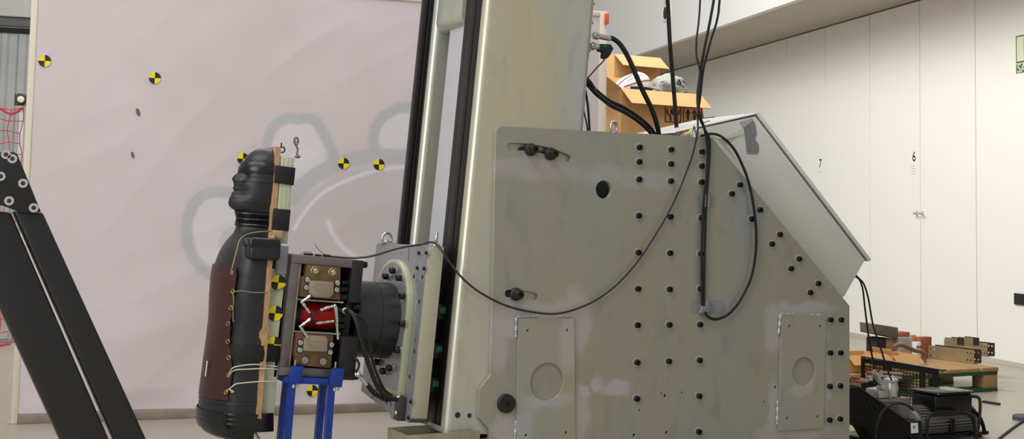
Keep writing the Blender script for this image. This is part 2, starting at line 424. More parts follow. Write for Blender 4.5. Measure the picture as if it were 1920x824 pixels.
def dseg(x, z, P):
    best = 9
    for (ax, az), (bx, bz) in zip(P, P[1:]):
        dx, dz = bx-ax, bz-az; t = max(0, min(1, ((x-ax)*dx+(z-az)*dz)/(dx*dx+dz*dz)))
        best = min(best, math.hypot(x-ax-t*dx, z-az-t*dz))
    return best
def sst(a, b, x): t = max(0, min(1, (x-a)/(b-a))); return t*t*(3-2*t)
nx, nz = 330, 240; me = bpy.data.meshes.new('fabric'); vs = []; pr = []
for j in range(nz+1):
    z = .045+(BH-.045)*j/nz
    for i in range(nx+1):
        x = .012+(BW-.024)*i/nx
        ed = min(1, min(x, BW-x)/.25)
        w = .010*noise.noise((x*1.6, z*1.3, 0))+.006*noise.noise((x*5+z*3, z*2, 4))
        w += .014*math.sin(6*(x*.9-z*1.3)+2*noise.noise((x, z, 9)))*sst(1.1, 0, z)*.5
        w += .006*abs(noise.noise((x*3-z*4, z*1.2+x, 20)))
        if z < .16: w += -.012*math.sin(x*9+2*noise.noise((x*2, 0, 0)))*sst(.16, .05, z)
        vs.append((x, -.012+w*ed, z))
        v = 0
        if .35 < x < 2.3 and .3 < z < 1.75:
            for (cx, cz, rx, rz, s, sgn) in FL:
                d = math.hypot((x-cx)/rx, (z-cz)/rz); v += sgn*s*sst(1.04, .96, d)
            v = max(-.7, min(.6, v))
            for P, wd2, s in DK:
                k = sst(wd2+.008, wd2-.006, dseg(x, z, P))*s; v = v*(1-k)+k
            for P, wd2, s in LT:
                k = sst(wd2+.006, wd2-.004, dseg(x, z, P))*s; v = v*(1-k)-k
        pr.append(v)
me.from_pydata(vs, [], [(j*(nx+1)+i, j*(nx+1)+i+1, (j+1)*(nx+1)+i+1, (j+1)*(nx+1)+i) for j in range(nz) for i in range(nx)])
at = me.attributes.new('print', 'FLOAT', 'POINT'); at.data.foreach_set('value', pr)
m = mat('banner_fabric', (199, 184, 184), .75, 0, (208, 200, 203), .9, .3, bump=.04, bscale=300); nt = m.node_tree; N = nt.nodes; L = nt.links
bs = N['Principled BSDF']; src = bs.inputs['Base Color'].links[0].from_socket
A_ = N.new('ShaderNodeAttribute'); A_.attribute_name = 'print'
r1 = N.new('ShaderNodeMapRange'); r1.inputs[4].default_value = .8; L.new(A_.outputs['Fac'], r1.inputs[0])
r2 = N.new('ShaderNodeMapRange'); r2.inputs[2].default_value = -1; r2.inputs[4].default_value = 1.0; L.new(A_.outputs['Fac'], r2.inputs[0])
m1 = N.new('ShaderNodeMix'); m1.data_type = 'RGBA'; m1.inputs['B'].default_value = lin((174, 177, 178)); L.new(src, m1.inputs['A']); L.new(r1.outputs[0], m1.inputs['Factor'])
m2 = N.new('ShaderNodeMix'); m2.data_type = 'RGBA'; m2.inputs['B'].default_value = lin((216, 212, 214)); L.new(m1.outputs['Result'], m2.inputs['A']); L.new(r2.outputs[0], m2.inputs['Factor'])
L.new(m2.outputs['Result'], bs.inputs['Base Color'])
me.materials.append(m); me.shade_smooth()
fo = bpy.data.objects.new('fabric', me); COL.objects.link(fo); WM[fo] = BF.M.copy(); fo.parent = ban; fo.matrix_basis = WM[ban].inverted() @ BF.M
g = G(); g.box(0, .03, -.018, .03, .0, BH, .004); add('side_batten', g, M_cream, ban, BF)
g = G(); g.box(BW-.045, BW, -.018, .03, .0, BH, .004); add('side_batten', g, M_cream, ban, BF)
g = G(); g.box(.03, BW-.045, -.03, .03, .0, .042, .004); add('bottom_batten', g, M_batten, ban, BF)
g = G(); g.box(.03, BW-.045, -.018, .03, BH-.03, BH, .004); add('top_batten', g, M_cream, ban, BF)
g = G(); g.box(BW-.02, BW+.004, -.03, -.018, 2.08, 2.14, .002); add('orange_tab', g, mat('orange_tab', (222, 92, 58), .6), ban, BF)
def marker_bm(r, th=.0015, seg=8, rot=0):
    g = G()
    for k in range(4):
        g.mi = k % 2; P = [(0, 0, 0)]+[(r*math.cos(R(90*k+rot+90*i/seg)), 0, r*math.sin(R(90*k+rot+90*i/seg))) for i in range(seg+1)]
        g.prism(P, (0, -th, 0))
    return g
mk = None
for (px, py) in [(84, 115), (290, 147), (455, 298), (643, 307), (709, 309), (585, 733)]:
    x, z = bp(px, py); i = round((x-.012)/(BW-.024)*nx); j = round((z-.045)/(BH-.045)*nz)
    yy = vs[j*(nx+1)+i][1]-.003
    w = BF.M @ Matrix.Translation((x, yy, z))
    if mk is None:
        mk = add('target_marker', marker_bm(.0285, rot=0), [M_blk, M_yel], ban, FM(w), smooth=False, origin=(0, 0, 0), label='round black and yellow quartered sticker')
    else: put(mk, ban, w)
M_hole = mat('torn_spot', (120, 92, 80), .9)
for (px, py, s) in [(258, 211, 1), (248, 291, .8)]:
    x, z = bp(px, py); i = round((x-.012)/(BW-.024)*nx); j = round((z-.045)/(BH-.045)*nz); yy = vs[j*(nx+1)+i][1]-.003
    g = G(); g.prism([(x+s*a*.016, yy, z+s*b*.02) for a, b in ((-.6, .9), (.2, .8), (.7, -.2), (.5, -1), (-.1, -.7), (-.5, 0))], (0, -.002, 0))
    add('torn_spot', g, M_hole, ban, BF, smooth=False, label='small brown tear')
# ================================================================== CARTONS behind the machine
def flap(g, a, b, d, t=.004):
    a, b, d = Vector(a), Vector(b), Vector(d); n = (b-a).cross(d).normalized()*t
    g.prism([a, b, b+d, a+d], n)
def carton(name, label, x0, x1, y0, y1, z0, z1, flaps, group=None, m=M_card):
    t = thing(name, label, 'box', W0, ((x0+x1)/2, (y0+y1)/2, z0), group)
    g = G(); th = .006
    g.box(x0, x1, y0, y0+th, z0, z1); g.box(x0, x1, y1-th, y1, z0, z1); g.box(x0, x0+th, y0+th, y1-th, z0, z1); g.box(x1-th, x1, y0+th, y1-th, z0, z1)
    g.box(x0+th, x1-th, y0+th, y1-th, z0, z0+th)
    add('box_body', g, m, t, smooth=False)
    for (a, b, d) in flaps:
        g = G(); flap(g, a, b, d); add('flap', g, m, t, smooth=False)
    return t
cy0, cy1 = 6.0, 6.42; cx0, cx1 = onY(1165, 170, cy0).x, onY(1314, 178, cy0).x
zt = onY(1165, 166, cy0).z; zb_ = 1.20
lowc = carton('cardboard_box', 'open brown carton with printed hands and arrows behind machine, holding hat and bag', cx0, cx1, cy0, cy1, zb_, zt,
    [((cx0, cy0, zt), (cx1, cy0, zt), (.02, -.085, -.088)), ((cx1, cy0, zt), (cx1, cy1, zt), (.03, 0, -.18)), ((cx0, cy1, zt), (cx1, cy1, zt), (0, .03, .12)), ((cx0, cy0, zt), (cx0, cy1, zt), (-.1, 0, .06))])
def symbol(px0, px1, py0, py1, kind):
    a = onY(px0, py0, cy0-.001); b = onY(px1, py1, cy0-.001); g = G(); x0, x1, z1, z0 = a.x, b.x, a.z, b.z; w = .006; y0, y1 = cy0-.0018, cy0+.0
    g.box(x0, x1, y0, y1, z1-w, z1); g.box(x0, x1, y0, y1, z0, z0+w); g.box(x0, x0+w, y0, y1, z0+w, z1-w); g.box(x1-w, x1, y0, y1, z0+w, z1-w)
    W_, H_ = x1-x0, z1-z0
    if kind == 'arrows':
        for c in (.3, .7):
            g.box(x0+W_*c-W_*.07, x0+W_*c+W_*.07, y0, y1, z0+H_*.25, z0+H_*.6)
            g.prism([(x0+W_*(c-.15), y0, z0+H_*.6), (x0+W_*(c+.15), y0, z0+H_*.6), (x0+W_*c, y0, z0+H_*.88)], (0, y1-y0, 0))
        g.box(x0+W_*.14, x0+W_*.86, y0, y1, z0+H_*.13, z0+H_*.19)
    else:
        g.prism([(x0+W_*.5+W_*.17*math.cos(t), y0, z0+H_*.64+W_*.17*math.sin(t)) for t in [k*math.pi/6 for k in range(12)]], (0, y1-y0, 0))
        for s in (-1, 1):
            c = x0+W_*.5; f_ = lambda u, v: (c+s*W_*u, y0, z0+H_*v)
            g.prism([f_(.08, .1), f_(.2, .1), f_(.2, .32), f_(.38, .5), f_(.4, .75), f_(.33, .75), f_(.3, .53), f_(.12, .38)][::s], (0, y1-y0, 0))
    add('printed_symbol', g, M_ink, lowc, smooth=False, label='black %s symbol in a square' % ('handle with care hands' if kind == 'hands' else 'upward arrows'))
symbol(1247, 1277, 197, 231, 'hands'); symbol(1281, 1311, 200, 234, 'arrows')
carton('cardboard_box', 'plain closed carton under the open carton, hidden behind the machine', cx0-.02, cx1+.02, cy0-.02, cy1+.02, 0, zb_-.002, [((cx0-.014, cy0-.012, zb_-.007), (cx1+.014, cy0-.012, zb_-.007), (0, .22, .0)), ((cx0-.014, cy1+.012, zb_-.007), (cx1+.014, cy1+.012, zb_-.007), (0, -.22, .0))])
Y2 = 6.5; a = onY(1152, 101, Y2); b = onY(1233, 104, Y2)
carton('cardboard_box', 'tall open carton with raised flaps standing behind the white hat', a.x, b.x+.02, Y2, Y2+.36, 0, a.z,
    [((a.x, Y2, a.z), (b.x+.02, Y2, a.z), (.02, -.075, -.075)), ((b.x+.02, Y2, a.z), (b.x+.02, Y2+.36, a.z), (.07, 0, -.07)), ((a.x, Y2+.36, a.z), (b.x+.02, Y2+.36, a.z), (0, .02, .05))], m=M_cardd)
# white cap and grey bag in the open carton
c = onY(1186, 166, 6.13)
t = thing('white_hat', 'white peaked hat with red stripe and small writing, lying in the open carton', 'hat', W0, (c.x, c.y, c.z))
M_cap = mat('white_cloth', (222, 220, 218), .7)
g = G(); rings = []
for k in range(13):
    a_ = k/12*math.pi/2; h = math.sin(a_)*.098; rr = max(math.cos(a_), .02)**.75
    rings.append([(c.x+.118*rr*math.cos(u)+.012*h/.098, c.y+.10*rr*math.sin(u), c.z-.012+h*(1-.14*math.cos(u-2.2))) for u in [2*math.pi*i/32 for i in range(32)]])
g.loft(rings); g.loft([[(p_[0], p_[1], p_[2]-.05) for p_ in rings[0]], rings[0]], caps=False)
add('cap_shell', g, M_cap, t)
def dome(u, a_, off=.002):
    h = math.sin(a_)*.098; rr = max(math.cos(a_), .02)**.75
    return Vector((c.x+(.118*rr+off)*math.cos(u)+.012*h/.098, c.y+(.10*rr+off)*math.sin(u), c.z-.012+h*(1-.14*math.cos(u-2.2))+off*.6))
g = G(); g.tube([dome(R(215+i*11), R(6+26*math.sin(i/9*1.5))) for i in range(11)], .0026, 6); add('red_stripe', g, mat('red_stripe', (206, 54, 44), .6), t)
g = G(); g.tube([dome(R(186+i*5), R(5+62*(i/12)**.8)) for i in range(13)], .0018, 6); add('seam', g, M_blksteel, t)
g = G()
for i in range(9):
    u = R(222+i*5.5); a_ = R(24+24*math.sin(i/9*1.4)); p_ = dome(u, a_); q_ = dome(u+R(2.4), a_+R(5))
    g.tube([p_, q_], .0014, 5)
add('writing', g, M_blksteel, t, label='small slanted black writing')
g = G(); g.tube([Vector((c.x+(.118)*math.cos(u), c.y+.104*math.sin(u), c.z-.005)) for u in [R(235+i*8) for i in range(12)]], .007, 8); add('brim_edge', g, M_blk, t)
c2 = onY(1256, 176, 6.15)
t = thing('grey_bag', 'crumpled grey cloth bag with black mark beside the white hat', 'bag', W0, (c2.x, c2.y, c2.z))
g = G(); b_ = bmesh.new(); bmesh.ops.create_icosphere(b_, subdivisions=5, radius=1)
for v in b_.verts:
    n_ = v.co.normalized(); k = 1+.16*noise.noise(n_*1.9)+.10*abs(noise.noise(n_*5))+.03*noise.noise(n_*12)
    v.co = Vector((c2.x+.108*n_.x*k, c2.y+.09*n_.y*k, c2.z+.02+.092*n_.z*k+.02*max(0, -n_.x)*1.0))
g.merge(b_); add('bag_body', g, mat('grey_green_cloth', (158, 160, 150), .8, 0, (140, 142, 134), 18, .4), t)
g = G()
for (a1, b1, a2, b2) in ((-.2, .1, .1, .75), (.12, .72, .3, .2), (-.05, .42, .25, .38), (.3, .7, .5, .5), (.35, .2, .55, .45)):
    p_ = c2+Vector((.108*a1, -.082, .02+.08*b1)); q_ = c2+Vector((.108*a2, -.078, .02+.08*b2)); g.tube([p_, q_], .0035, 5)
add('printed_mark', g, M_blk, t, label='black angular mark')
# ================================================================== MACHINE
PYY = 4.15
def PP(px, py, Y=PYY): v = onY(px, py, Y); return (v.x, v.z)
def blob(px, py, rx, ry, s=.8):
    a = PP(px, py); b = PP(px+rx, py); c = PP(px, py-ry); return (a[0], a[1], abs(b[0]-a[0]), abs(c[1]-a[1]), s)
blobs = [blob(955, 600, 45, 40, .75), blob(935, 650, 22, 50, .6), blob(1020, 585, 80, 22, .7), blob(1085, 600, 26, 65, .7), blob(1085, 780, 16, 60, .6),
         blob(955, 805, 30, 35, .7), blob(1093, 741, 16, 16, .8), blob(1123, 721, 15, 14, .8), blob(1160, 728, 30, 16, .85), blob(1000, 318, 110, 22, .45), blob(1200, 330, 130, 22, .4),
         blob(1505, 583, 65, 18, .7), blob(1450, 610, 20, 45, .7), blob(1548, 690, 10, 110, .6), blob(1452, 770, 14, 70, .7), blob(1500, 812, 70, 12, .6), blob(1440, 820, 30, 20, .6), blob(1345, 575, 25, 8, .3)]
M_plate = zinc('passivated_side_plate', (155, 155, 145), (163, 155, 132), (145, 152, 158), .42, .35, blobs)
blobs2 = [blob(1065, 640, 20, 60, .6), blob(1020, 755, 45, 16, .7), blob(985, 800, 22, 35, .6), blob(1503, 725, 25, 14, .6)]
M_panel = zinc('passivated_cover_plate', (160, 161, 151), (166, 159, 136), (148, 156, 162), .42, .35, blobs2)
M_column = zinc('passivated_column', (196, 195, 184), (200, 190, 154), (182, 188, 190), .33, .5, (), sc1=2.2, streak=(1, 1, .35))
M_weld = mat('weld_spray', (206, 205, 206), .4, .4, (180, 180, 182), 60, .4, bump=.6, bscale=160)
M_inner = mat('inner_steel', (96, 98, 92), .55, .3)
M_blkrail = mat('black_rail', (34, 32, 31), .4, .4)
M_washer = mat('screw_washer', (190, 189, 180), .35, .35)
base = thing('machine_base', 'large galvanised steel side plate housing with rows of black socket screws and two cover plates', 'machine base', W0, (2.85, 4.45, 0))
def arc(cx, cz, r, a0, a1, n=6): return [(cx+r*math.cos(R(a0+(a1-a0)*i/n)), cz+r*math.sin(R(a0+(a1-a0)*i/n))) for i in range(n+1)]
xl = 1.992; ztop = 1.3435; notch = PP(898, 757)[0]
TR = PP(1335, 258); C1 = PP(1593, 574); xr = C1[0]
out = [(xl, .01), (xl, PP(918, 807)[1]), (notch, PP(898, 783)[1]), (notch, PP(898, 731)[1]), (xl, PP(918, 704)[1])] + arc(xl+.03, ztop-.03, .03, 180, 90) + [TR, C1, (xr, .01)]
def slot(a, b, r, sag=0, n=8):
    a = Vector(a); b = Vector(b); d = (b-a).normalized(); nrm = Vector((-d.y, d.x)); up = []; dn = []
    for i in range(n+1):
        t = i/n; c = a.lerp(b, t)+nrm*sag*4*t*(1-t); up.append(tuple(c+nrm*r)); dn.append(tuple(c-nrm*r))
    e1 = [tuple(b+nrm*r*math.cos(R(k))+d*r*math.sin(R(k))) for k in (30, 60, 90, 120, 150)]
    e0 = [tuple(a-nrm*r*math.cos(R(k))-d*r*math.sin(R(k))) for k in (30, 60, 90, 120, 150)]
    return up+e1+dn[::-1]+e0
hol = [circ(*PP(1132, 356), .0355), slot(PP(957, 275), PP(1065, 297), .0135, .012), slot(PP(953, 551), PP(1003, 557), .0135, .004)]
for (px, py) in [(1199, 770), (1247, 743), (1250, 812), (1189, 817), (1241, 738), (1279, 737), (1454, 727), (1433, 754)]:
    hol.append(circ(*PP(px, py), .006 if px in (1247, 1250, 1189, 1454) else .0035, 12))
g = G(); g.merge(flat_mesh(out, hol, .02, .0015), Matrix.Translation((0, PYY, 0)))
add('side_plate', g, M_plate, base, smooth=False)
out2 = [(xl, .01), (xl, ztop), TR, C1, (xr, .01)]
g = G(); g.merge(flat_mesh(out2, [], .02, .0015), Matrix.Translation((0, PYY+.60, 0))); add('side_plate', g, M_plate, base, smooth=False)
g = G(); g.box(xr-.02, xr-.002, PYY+.0205, PYY+.5995, .01, C1[1]-.01); add('end_plate', g, M_plate, base)
g = G(); g.box(2.56, xr-.021, PYY+.0205, PYY+.5995, .01, .03); g.box(2.56, 2.58, PYY+.0205, PYY+.5995, .031, ztop-.03); add('cross_plate', g, M_inner, base)
sx = (C1[0]-TR[0]); sz = (C1[1]-TR[1]); sl = math.hypot(sx, sz); nxn = Vector((sz/sl, 0, -sx/sl))
g = G(); g.prism([Vector((TR[0], PYY+.0205, TR[1]))+nxn*.004, Vector((C1[0], PYY+.0205, C1[1]))+nxn*.004, Vector((C1[0]-.01, PYY+.0205, C1[1]-.02))+nxn*.02, Vector((TR[0]-.0, PYY+.0205, TR[1]-.004))+nxn*.02], (0, .579, 0)); add('slope_plate', g, M_inner, base)
# screws
def screw(name, r, h, parent, w, label=None, m=None, wr=1.42):
    g = G(); g.mi = 1; g.lathe([(r*wr, 0), (r*wr, .0025), (r*.9, .0025)], (0, 0, 0), (0, -1, 0), 20)
    g.mi = 0
    g.lathe([(r, .001), (r, h-.0015), (r-.0012, h), (r*.58, h), (r*.55, h*.45), (.0001, h*.42)], (0, 0, 0), (0, -1, 0), 20, caps=False)
    return add(name, g, [m or M_blksteel, M_washer], parent, FM(w), origin=(0, 0, 0), label=label, ang=40)
Lm = []
Lm += [(1199-5*(y-277)/471, y) for y in (277, 304, 337, 405, 474, 542, 610, 680, 748)]
Lm += [(1258.5-4.5*(y-281)/397, y) for y in (281, 308, 340, 407, 475, 543, 609.5, 678)]
Lm += [(1316-6*(y-285)/525, y) for y in (285, 312, 342, 409, 476, 542, 609, 676, 743, 810)]
Lm += [(1387, 347), (1372, 364), (1425, 394), (1409, 411), (1462, 440), (1447, 458), (1498, 486), (1483, 504), (1534, 532), (1519, 549)]
Lm += [(1576.5, 600), (1557, 600), (1575.6, 662), (1556.5, 662), (1575, 724), (1555.6, 725), (1574.7, 786), (1555, 788)]
sp0 = None
for k, (px, py) in enumerate(Lm):
    v = onY(px-1.5, py, PYY); w = Matrix.Translation((v.x, PYY-.0002, v.z))
    if sp0 is None: sp0 = screw('socket_screw', .0122, .0145, base, w)
    else: put(sp0, base, w)
# slot clamp screws with thick washers
M_blkw = mat('black_washer', (40, 38, 38), .5, .3)
def big_screw(px, py):
    v = onY(px, py, PYY); o_ = (v.x, PYY+.001, v.z); g = G()
    g.lathe([(.024, 0), (.0245, .012), (.021, .016), (.0205, .022), (.017, .024), (.0168, .044), (.015, .047), (.009, .047), (.008, .036), (.0001, .034)], o_, (0, -1, 0), 28, caps=False)
    g.cyl((v.x-.03, PYY+.003, v.z-.001), (v.x-.03, PYY+.018, v.z-.001), .012, 16)
    add('clamp_screw', g, M_blkw, base, label='big black clamp screw in a slot')
big_screw(994, 281); big_screw(1031, 289); big_screw(966, 552)
v = onY(948, 757, PYY)
g = G(); g.lathe([(.0355, 0), (.0355, .011), (.033, .0135), (.014, .014), (.0135, .017), (.008, .017), (.007, .010), (.0001, .009)], (v.x, PYY, v.z), (0, -1, 0), 36, caps=False)
pv = add('pivot_cap', g, M_blkw, base, label='round black pivot cap')
# cover plates
def cover(poly, hole, hr, screws):
    P = [PP(*p) for p in poly]; g = G()
    g.merge(flat_mesh(P, [circ(*PP(*hole), hr, 40)]+[circ(*PP(*s), .0055, 12) for s in screws], .010, .001), Matrix.Translation((0, PYY-.0105, 0)))
    return add('cover_plate', g, M_panel, base, smooth=False)
cva = cover([(970, 597), (1074, 597), (1077, 850), (966, 850)], (1023, 716), .071, [(987, 620), (1061, 619), (984, 816), (1059, 811)])
cvb = cover([(1463, 588), (1546, 592), (1541, 803), (1457, 808)], (1504, 697), .060, [(1477, 612), (1535, 612), (1473, 784), (1530, 781)])
def weld(pts, r=.004):
    g = G(); P = [onY(px, py, PYY-.006) for px, py in pts]; path = []
    for a, b in zip(P, P[1:]):
        n_ = max(2, int((b-a).length/.006))
        path += [a.lerp(b, k/n_) for k in range(n_)]
    path.append(P[-1]); k_ = len(path)
    g.tube(path, lambda t: r*(1+.35*math.sin(t*k_*1.1)), 8)
    add('weld_bead', g, M_weld, base, label='bright sprayed weld bead')
weld([(968, 596), (967, 632)]); weld([(970, 595), (1008, 593)], .003); weld([(1048, 594), (1072, 594)], .003); weld([(967, 790), (965, 830)], .005)
weld([(1463, 590), (1460, 628)], .005); weld([(1463, 589), (1490, 589)], .0035); weld([(1521, 590), (1543, 591)], .0035); weld([(1458, 752), (1457, 796)], .005)
# base beam (open-top channel under the column)
a = onY(761, 818, PYY-.015); bl = onZ(734, 802, a.z)
g = G(); zt_ = a.z; x0 = a.x; ya = PYY-.015; yb = bl.y
g.box(x0, notch-.0, ya, ya+.012, .005, zt_, .001); g.box(x0, x0+.012, ya+.012, yb-.012, .005, zt_, .001); g.box(x0, notch+.3, yb-.012, yb, .005, zt_, .001); g.box(x0+.012, notch+.3, ya+.036, yb-.012, .005, .02)
g.box(notch, xl+.02, ya, ya+.0145, .005, PP(905, 822)[1]-.002, .001)
add('base_beam', g, zinc('beam_steel', (146, 144, 128), (158, 150, 118), (136, 142, 146), .45, .35), base)
# lifting eyes on the side plate
def eye(px, py, Y, Rr, r, axis, parent, fr, zfoot, name='lifting_eye', foot=True):
    v = fr.Y(px, py, Y); g = G(); g.torus((v.x, Y, v.z), axis, Rr, r, 32, 12)
    if foot: g.lathe([(Rr*.75, 0), (Rr*.75, .004), (r*1.5, .008), (r*1.2, v.z-zfoot-Rr+.002)], (v.x, Y, zfoot), (0, 0, 1), 20)
    return add(name, g, M_chrome, parent, fr, label='bright zinc ring')
eye(1151, 239, PYY+.015, .0225, .0062, (.5, -1, 0), base, W0, ztop)
eye(1304, 247, PYY+.015, .0235, .0066, (1, -.35, 0), base, W0, ztop)
# ------------------------------------------------------------------ tilted column
O = onY(948, 757, PYY); TH = R(4.7)
T = Frame(O, TH)
def TY(px, py, y): v = T.Y(px, py, y); return (v.x, v.z)
col = thing('steel_column', 'tall tilted galvanised column with black rails and toothed belt on its front', 'machine column', T, (0, .3, -.12))
ZB, ZTP = -.118, 1.92
XF, XB = -.256, .249
def rtube(x0, x1, y0, y1, r, z0, z1, m, name='column_tube', par=None):
    P = [(x, y, z0) for x, y in rrect(x0, x1, y0, y1, r, 10)]
    g = G(); g.prism(P, (0, 0, z1-z0)); return add(name, g, m, par or col, T, ang=25)
XN = -.23
rtube(XN, XB, .021, .20, .03, ZB, ZTP, M_column)
rtube(XF, XB, .455, .579, .028, -.02, ZTP, M_column)
g = G(); g.box(.2, .212, .2005, .4545, ZB, ZTP); add('back_panel', g, M_inner, col, T)
zc = T.X(845, 54, XF+.02).z
g = G(); P = [(x, .2005, z) for x, z in rrect(XF+.008, XF+.16, zc, zc+.5, .045, 10)]
g.prism(P, (0, .254, 0)); add('cross_tube', g, M_column, col, T, ang=25)
g = G(); g.box(XN-.003, XN-.0002, .054, .199, ZB+.02, ZTP-.02, .001); g.box(XN-.005, XN-.0032, .10, .17, ZB+.02, ZTP-.02, .002); add('rail_and_dark_strip', g, M_blkrail, col, T)  # black strip stands in for this face's dark reflection; low rail lies on it
g = G(); g.box(XF-.006, XF, .478, .545, -.01, ZTP-.02, .001); g.box(XF-.034, XF-.0062, .50, .537, -.01, ZTP-.02, .004); g.box(XF-.016, XF-.0062, .485, .494, -.01, ZTP-.02, .002)
fr_ = add('rail_and_dark_strip', g, M_blkrail, col, T)
g = G(); z = .02
while z < ZTP-.05: g.cyl((XF-.0345, .519, z), (XF-.031, .519, z), .006, 12); z += .104
add('rail_hole', g, M_dark, fr_, T)
# toothed belt
M_belt = mat('belt_face', (188, 187, 190), .35, 0); M_teeth = mat('belt_teeth', (214, 204, 158), .5)
bx = -.214; pit = .0105; P = [(bx-.004, .232, ZB), (bx-.004, .232, ZTP)]; z = ZTP
g = G(); g.box(bx-.004, bx, .232, .37, ZB, ZTP); g.mi = 1
Q = [(bx+.0002, .232, ZTP)]
while z > ZB+pit:
    Q += [(bx+.0015, .232, z), (bx+.0048, .232, z-pit*.2), (bx+.0048, .232, z-pit*.5), (bx+.0015, .232, z-pit*.7)]; z -= pit
Q += [(bx+.0002, .232, ZB)]
g.prism(Q, (0, .138, 0)); add('toothed_belt', g, [M_belt, M_teeth], col, T, smooth=False)
for (a_, b_) in [((858, 779), .009), ((880, 780), .007)]:
    v = T.Y(*a_, .021); g = G(); g.torus((v.x, .0208, v.z), (0, 1, 0), b_, .002, 20, 6); g.cyl((v.x, .0207, v.z), (v.x, .0202, v.z), b_, 20); add('tapped_hole', g, M_dark, col, T)
# ------------------------------------------------------------------ carriage
M_carr = mat('machined_plate', (160, 160, 160), .38, .55, (146, 147, 150), 6, .4)
M_mill = mat('milled_edge', (190, 184, 162), .5, .3, (172, 167, 146), 30, .4, stretch=(1, 1, 8))
nt = M_mill.node_tree; N = nt.nodes; L = nt.links
wv = N.new('ShaderNodeTexWave'); wv.bands_direction = 'Z'; wv.inputs['Scale'].default_value = 110; wv.inputs['Distortion'].default_value = 1.0
gg = N.new('ShaderNodeNewGeometry'); L.new(gg.outputs['Position'], wv.inputs['Vector']); bpn = N.new('ShaderNodeBump'); bpn.inputs['Strength'].default_value = .3; bpn.inputs['Distance'].default_value = .002
L.new(wv.outputs['Fac'], bpn.inputs['Height']); L.new(bpn.outputs[0], N['Principled BSDF'].inputs['Normal'])
M_arch = mat('passivated_flange', (190, 190, 158), .4, .35, (176, 178, 150), 8, .4)
CXF, CXB = -.361, -.296
car = thing('sliding_carriage', 'thick grey carriage plate with round black coupling, sliding on the column front', 'carriage', T, (CXB, .3, -.09))
poly = [(.034, .556), (.576, .548), (.576, -.045), (.19, -.092), (.05, -.088), (.034, -.072)]
g = G(); g.prism([(CXF, y, z) for y, z in poly], (CXB-CXF, 0, 0), .0025); add('carriage_plate', g, M_carr, car, T)
g = G(); g.box(CXF+.003, CXB-.001, .031, .0338, -.070, .552, .001); add('milled_edge', g, M_mill, car, T)
g = G(); A = []
for k in range(25):
    t = math.pi*k/24; A.append((-.386, .30-.192*math.cos(t), .30+.192*math.sin(t)))
A += [(-.386, .492, .0), (-.386, .108, .0)]
g.prism(A, (.0248, 0, 0), .002); add('arched_flange', g, M_arch, car, T)
g = G(); g.prism([(-.3865, y, z) for y, z in [(.30-.18*math.cos(math.pi*k/24), .30+.18*math.sin(math.pi*k/24)) for k in range(25)]+[(.48, .012), (.12, .012)]], (.001, 0, 0)); add('flange_face', g, M_carr, car, T)
g = G(); g.box(-.392, CXF-.0005, .082, .125, -.088, -.004, .002); add('stop_block', g, mat('brown_black', (58, 50, 46), .5), car, T)
M_cyl = mat('blackened_steel', (66, 68, 70), .32, .6, (52, 52, 53), 5, .3)
zc_ = .257; xs = T.Y(718, 600, .157).x
g = G(); g.lathe([(.138, 0), (.143, .004), (.143, xs-.002+.551), (.1405, xs-.001+.551), (.1405, xs+.001+.551), (.143, xs+.002+.551), (.143, .551-.388)], (-.551, .30, zc_), (1, 0, 0), 72)
cy = add('coupling_cylinder', g, M_cyl, car, T, label='large round blackened steel coupling')
def bolt_x(px, py, x, r, h, par, m=M_blksteel, name='socket_screw', wash=True):
    v = T.X(px, py, x); g = G()
    if wash: g.mi = 1; g.lathe([(r*1.3, 0), (r*1.3, .003)], (x, v.y, v.z), (-1, 0, 0), 20); g.mi = 0
    g.lathe([(r, .001), (r, h-.002), (r-.0015, h), (r*.58, h), (r*.55, h*.5), (.0001, h*.48)], (x, v.y, v.z), (-1, 0, 0), 20, caps=False)
    return add(name, g, [m, M_chrome], par, T, ang=40)
for (px, py) in [(741, 508), (728, 519), (753, 522), (711, 680), (723, 697), (735, 691), (760, 556), (759.5, 608), (750, 657)]: bolt_x(px, py, -.387, .0125, .022, car)
for (px, py) in [(788, 475), (802, 475), (785, 503), (798, 504), (773, 754), (769, 784)]: bolt_x(px, py, CXF-.0002, .0078, .010, car)
for (px, py) in [(748, 746), (745, 775)]: bolt_x(px, py, -.387, .0085, .010, car, M_chrome)
g = G()
for (px, py, s) in [(716, 511, 1), (776, 519, 1), (792, 520, 1), (786, 566, 1), (777, 659, 1), (768, 707, 1), (782, 526, .4), (779, 589, .4), (779, 638, .5)]:
    v = T.X(px, py, CXF); g.lathe([(.0085*s, 0), (.0085*s, .0006)], (CXF+.0003, v.y, v.z), (-1, 0, 0), 16)
v = T.X(768, 466, CXF); w = T.X(767, 491, CXF); g.box(CXF-.0006, CXF-.0001, v.y-.0016, v.y+.0016, w.z, v.z)
add('drilled_hole', g, M_dark, car, T)
for (pa, pb) in [((832, 470), (844, 517)), ((803, 750), (813, 799))]:
    v = T.Y(*pa, .232); w = T.Y(*pb, .232); xx = bx+.006
    g = G(); g.box(xx+.002, xx+.034, .20, .365, w.z, v.z, .001); g.box(CXB-.0, xx+.034, .366, .40, w.z, v.z, .001)
    z = v.z-.004
    while z > w.z+.008: g.box(xx, xx+.0025, .20, .365, z-.005, z); z -= .0105
    add('belt_clamp', g, mat('clamp_alu', (190, 188, 184), .45, .3), car, T)
M_green = mat('green_seal', (20, 96, 66), .5)
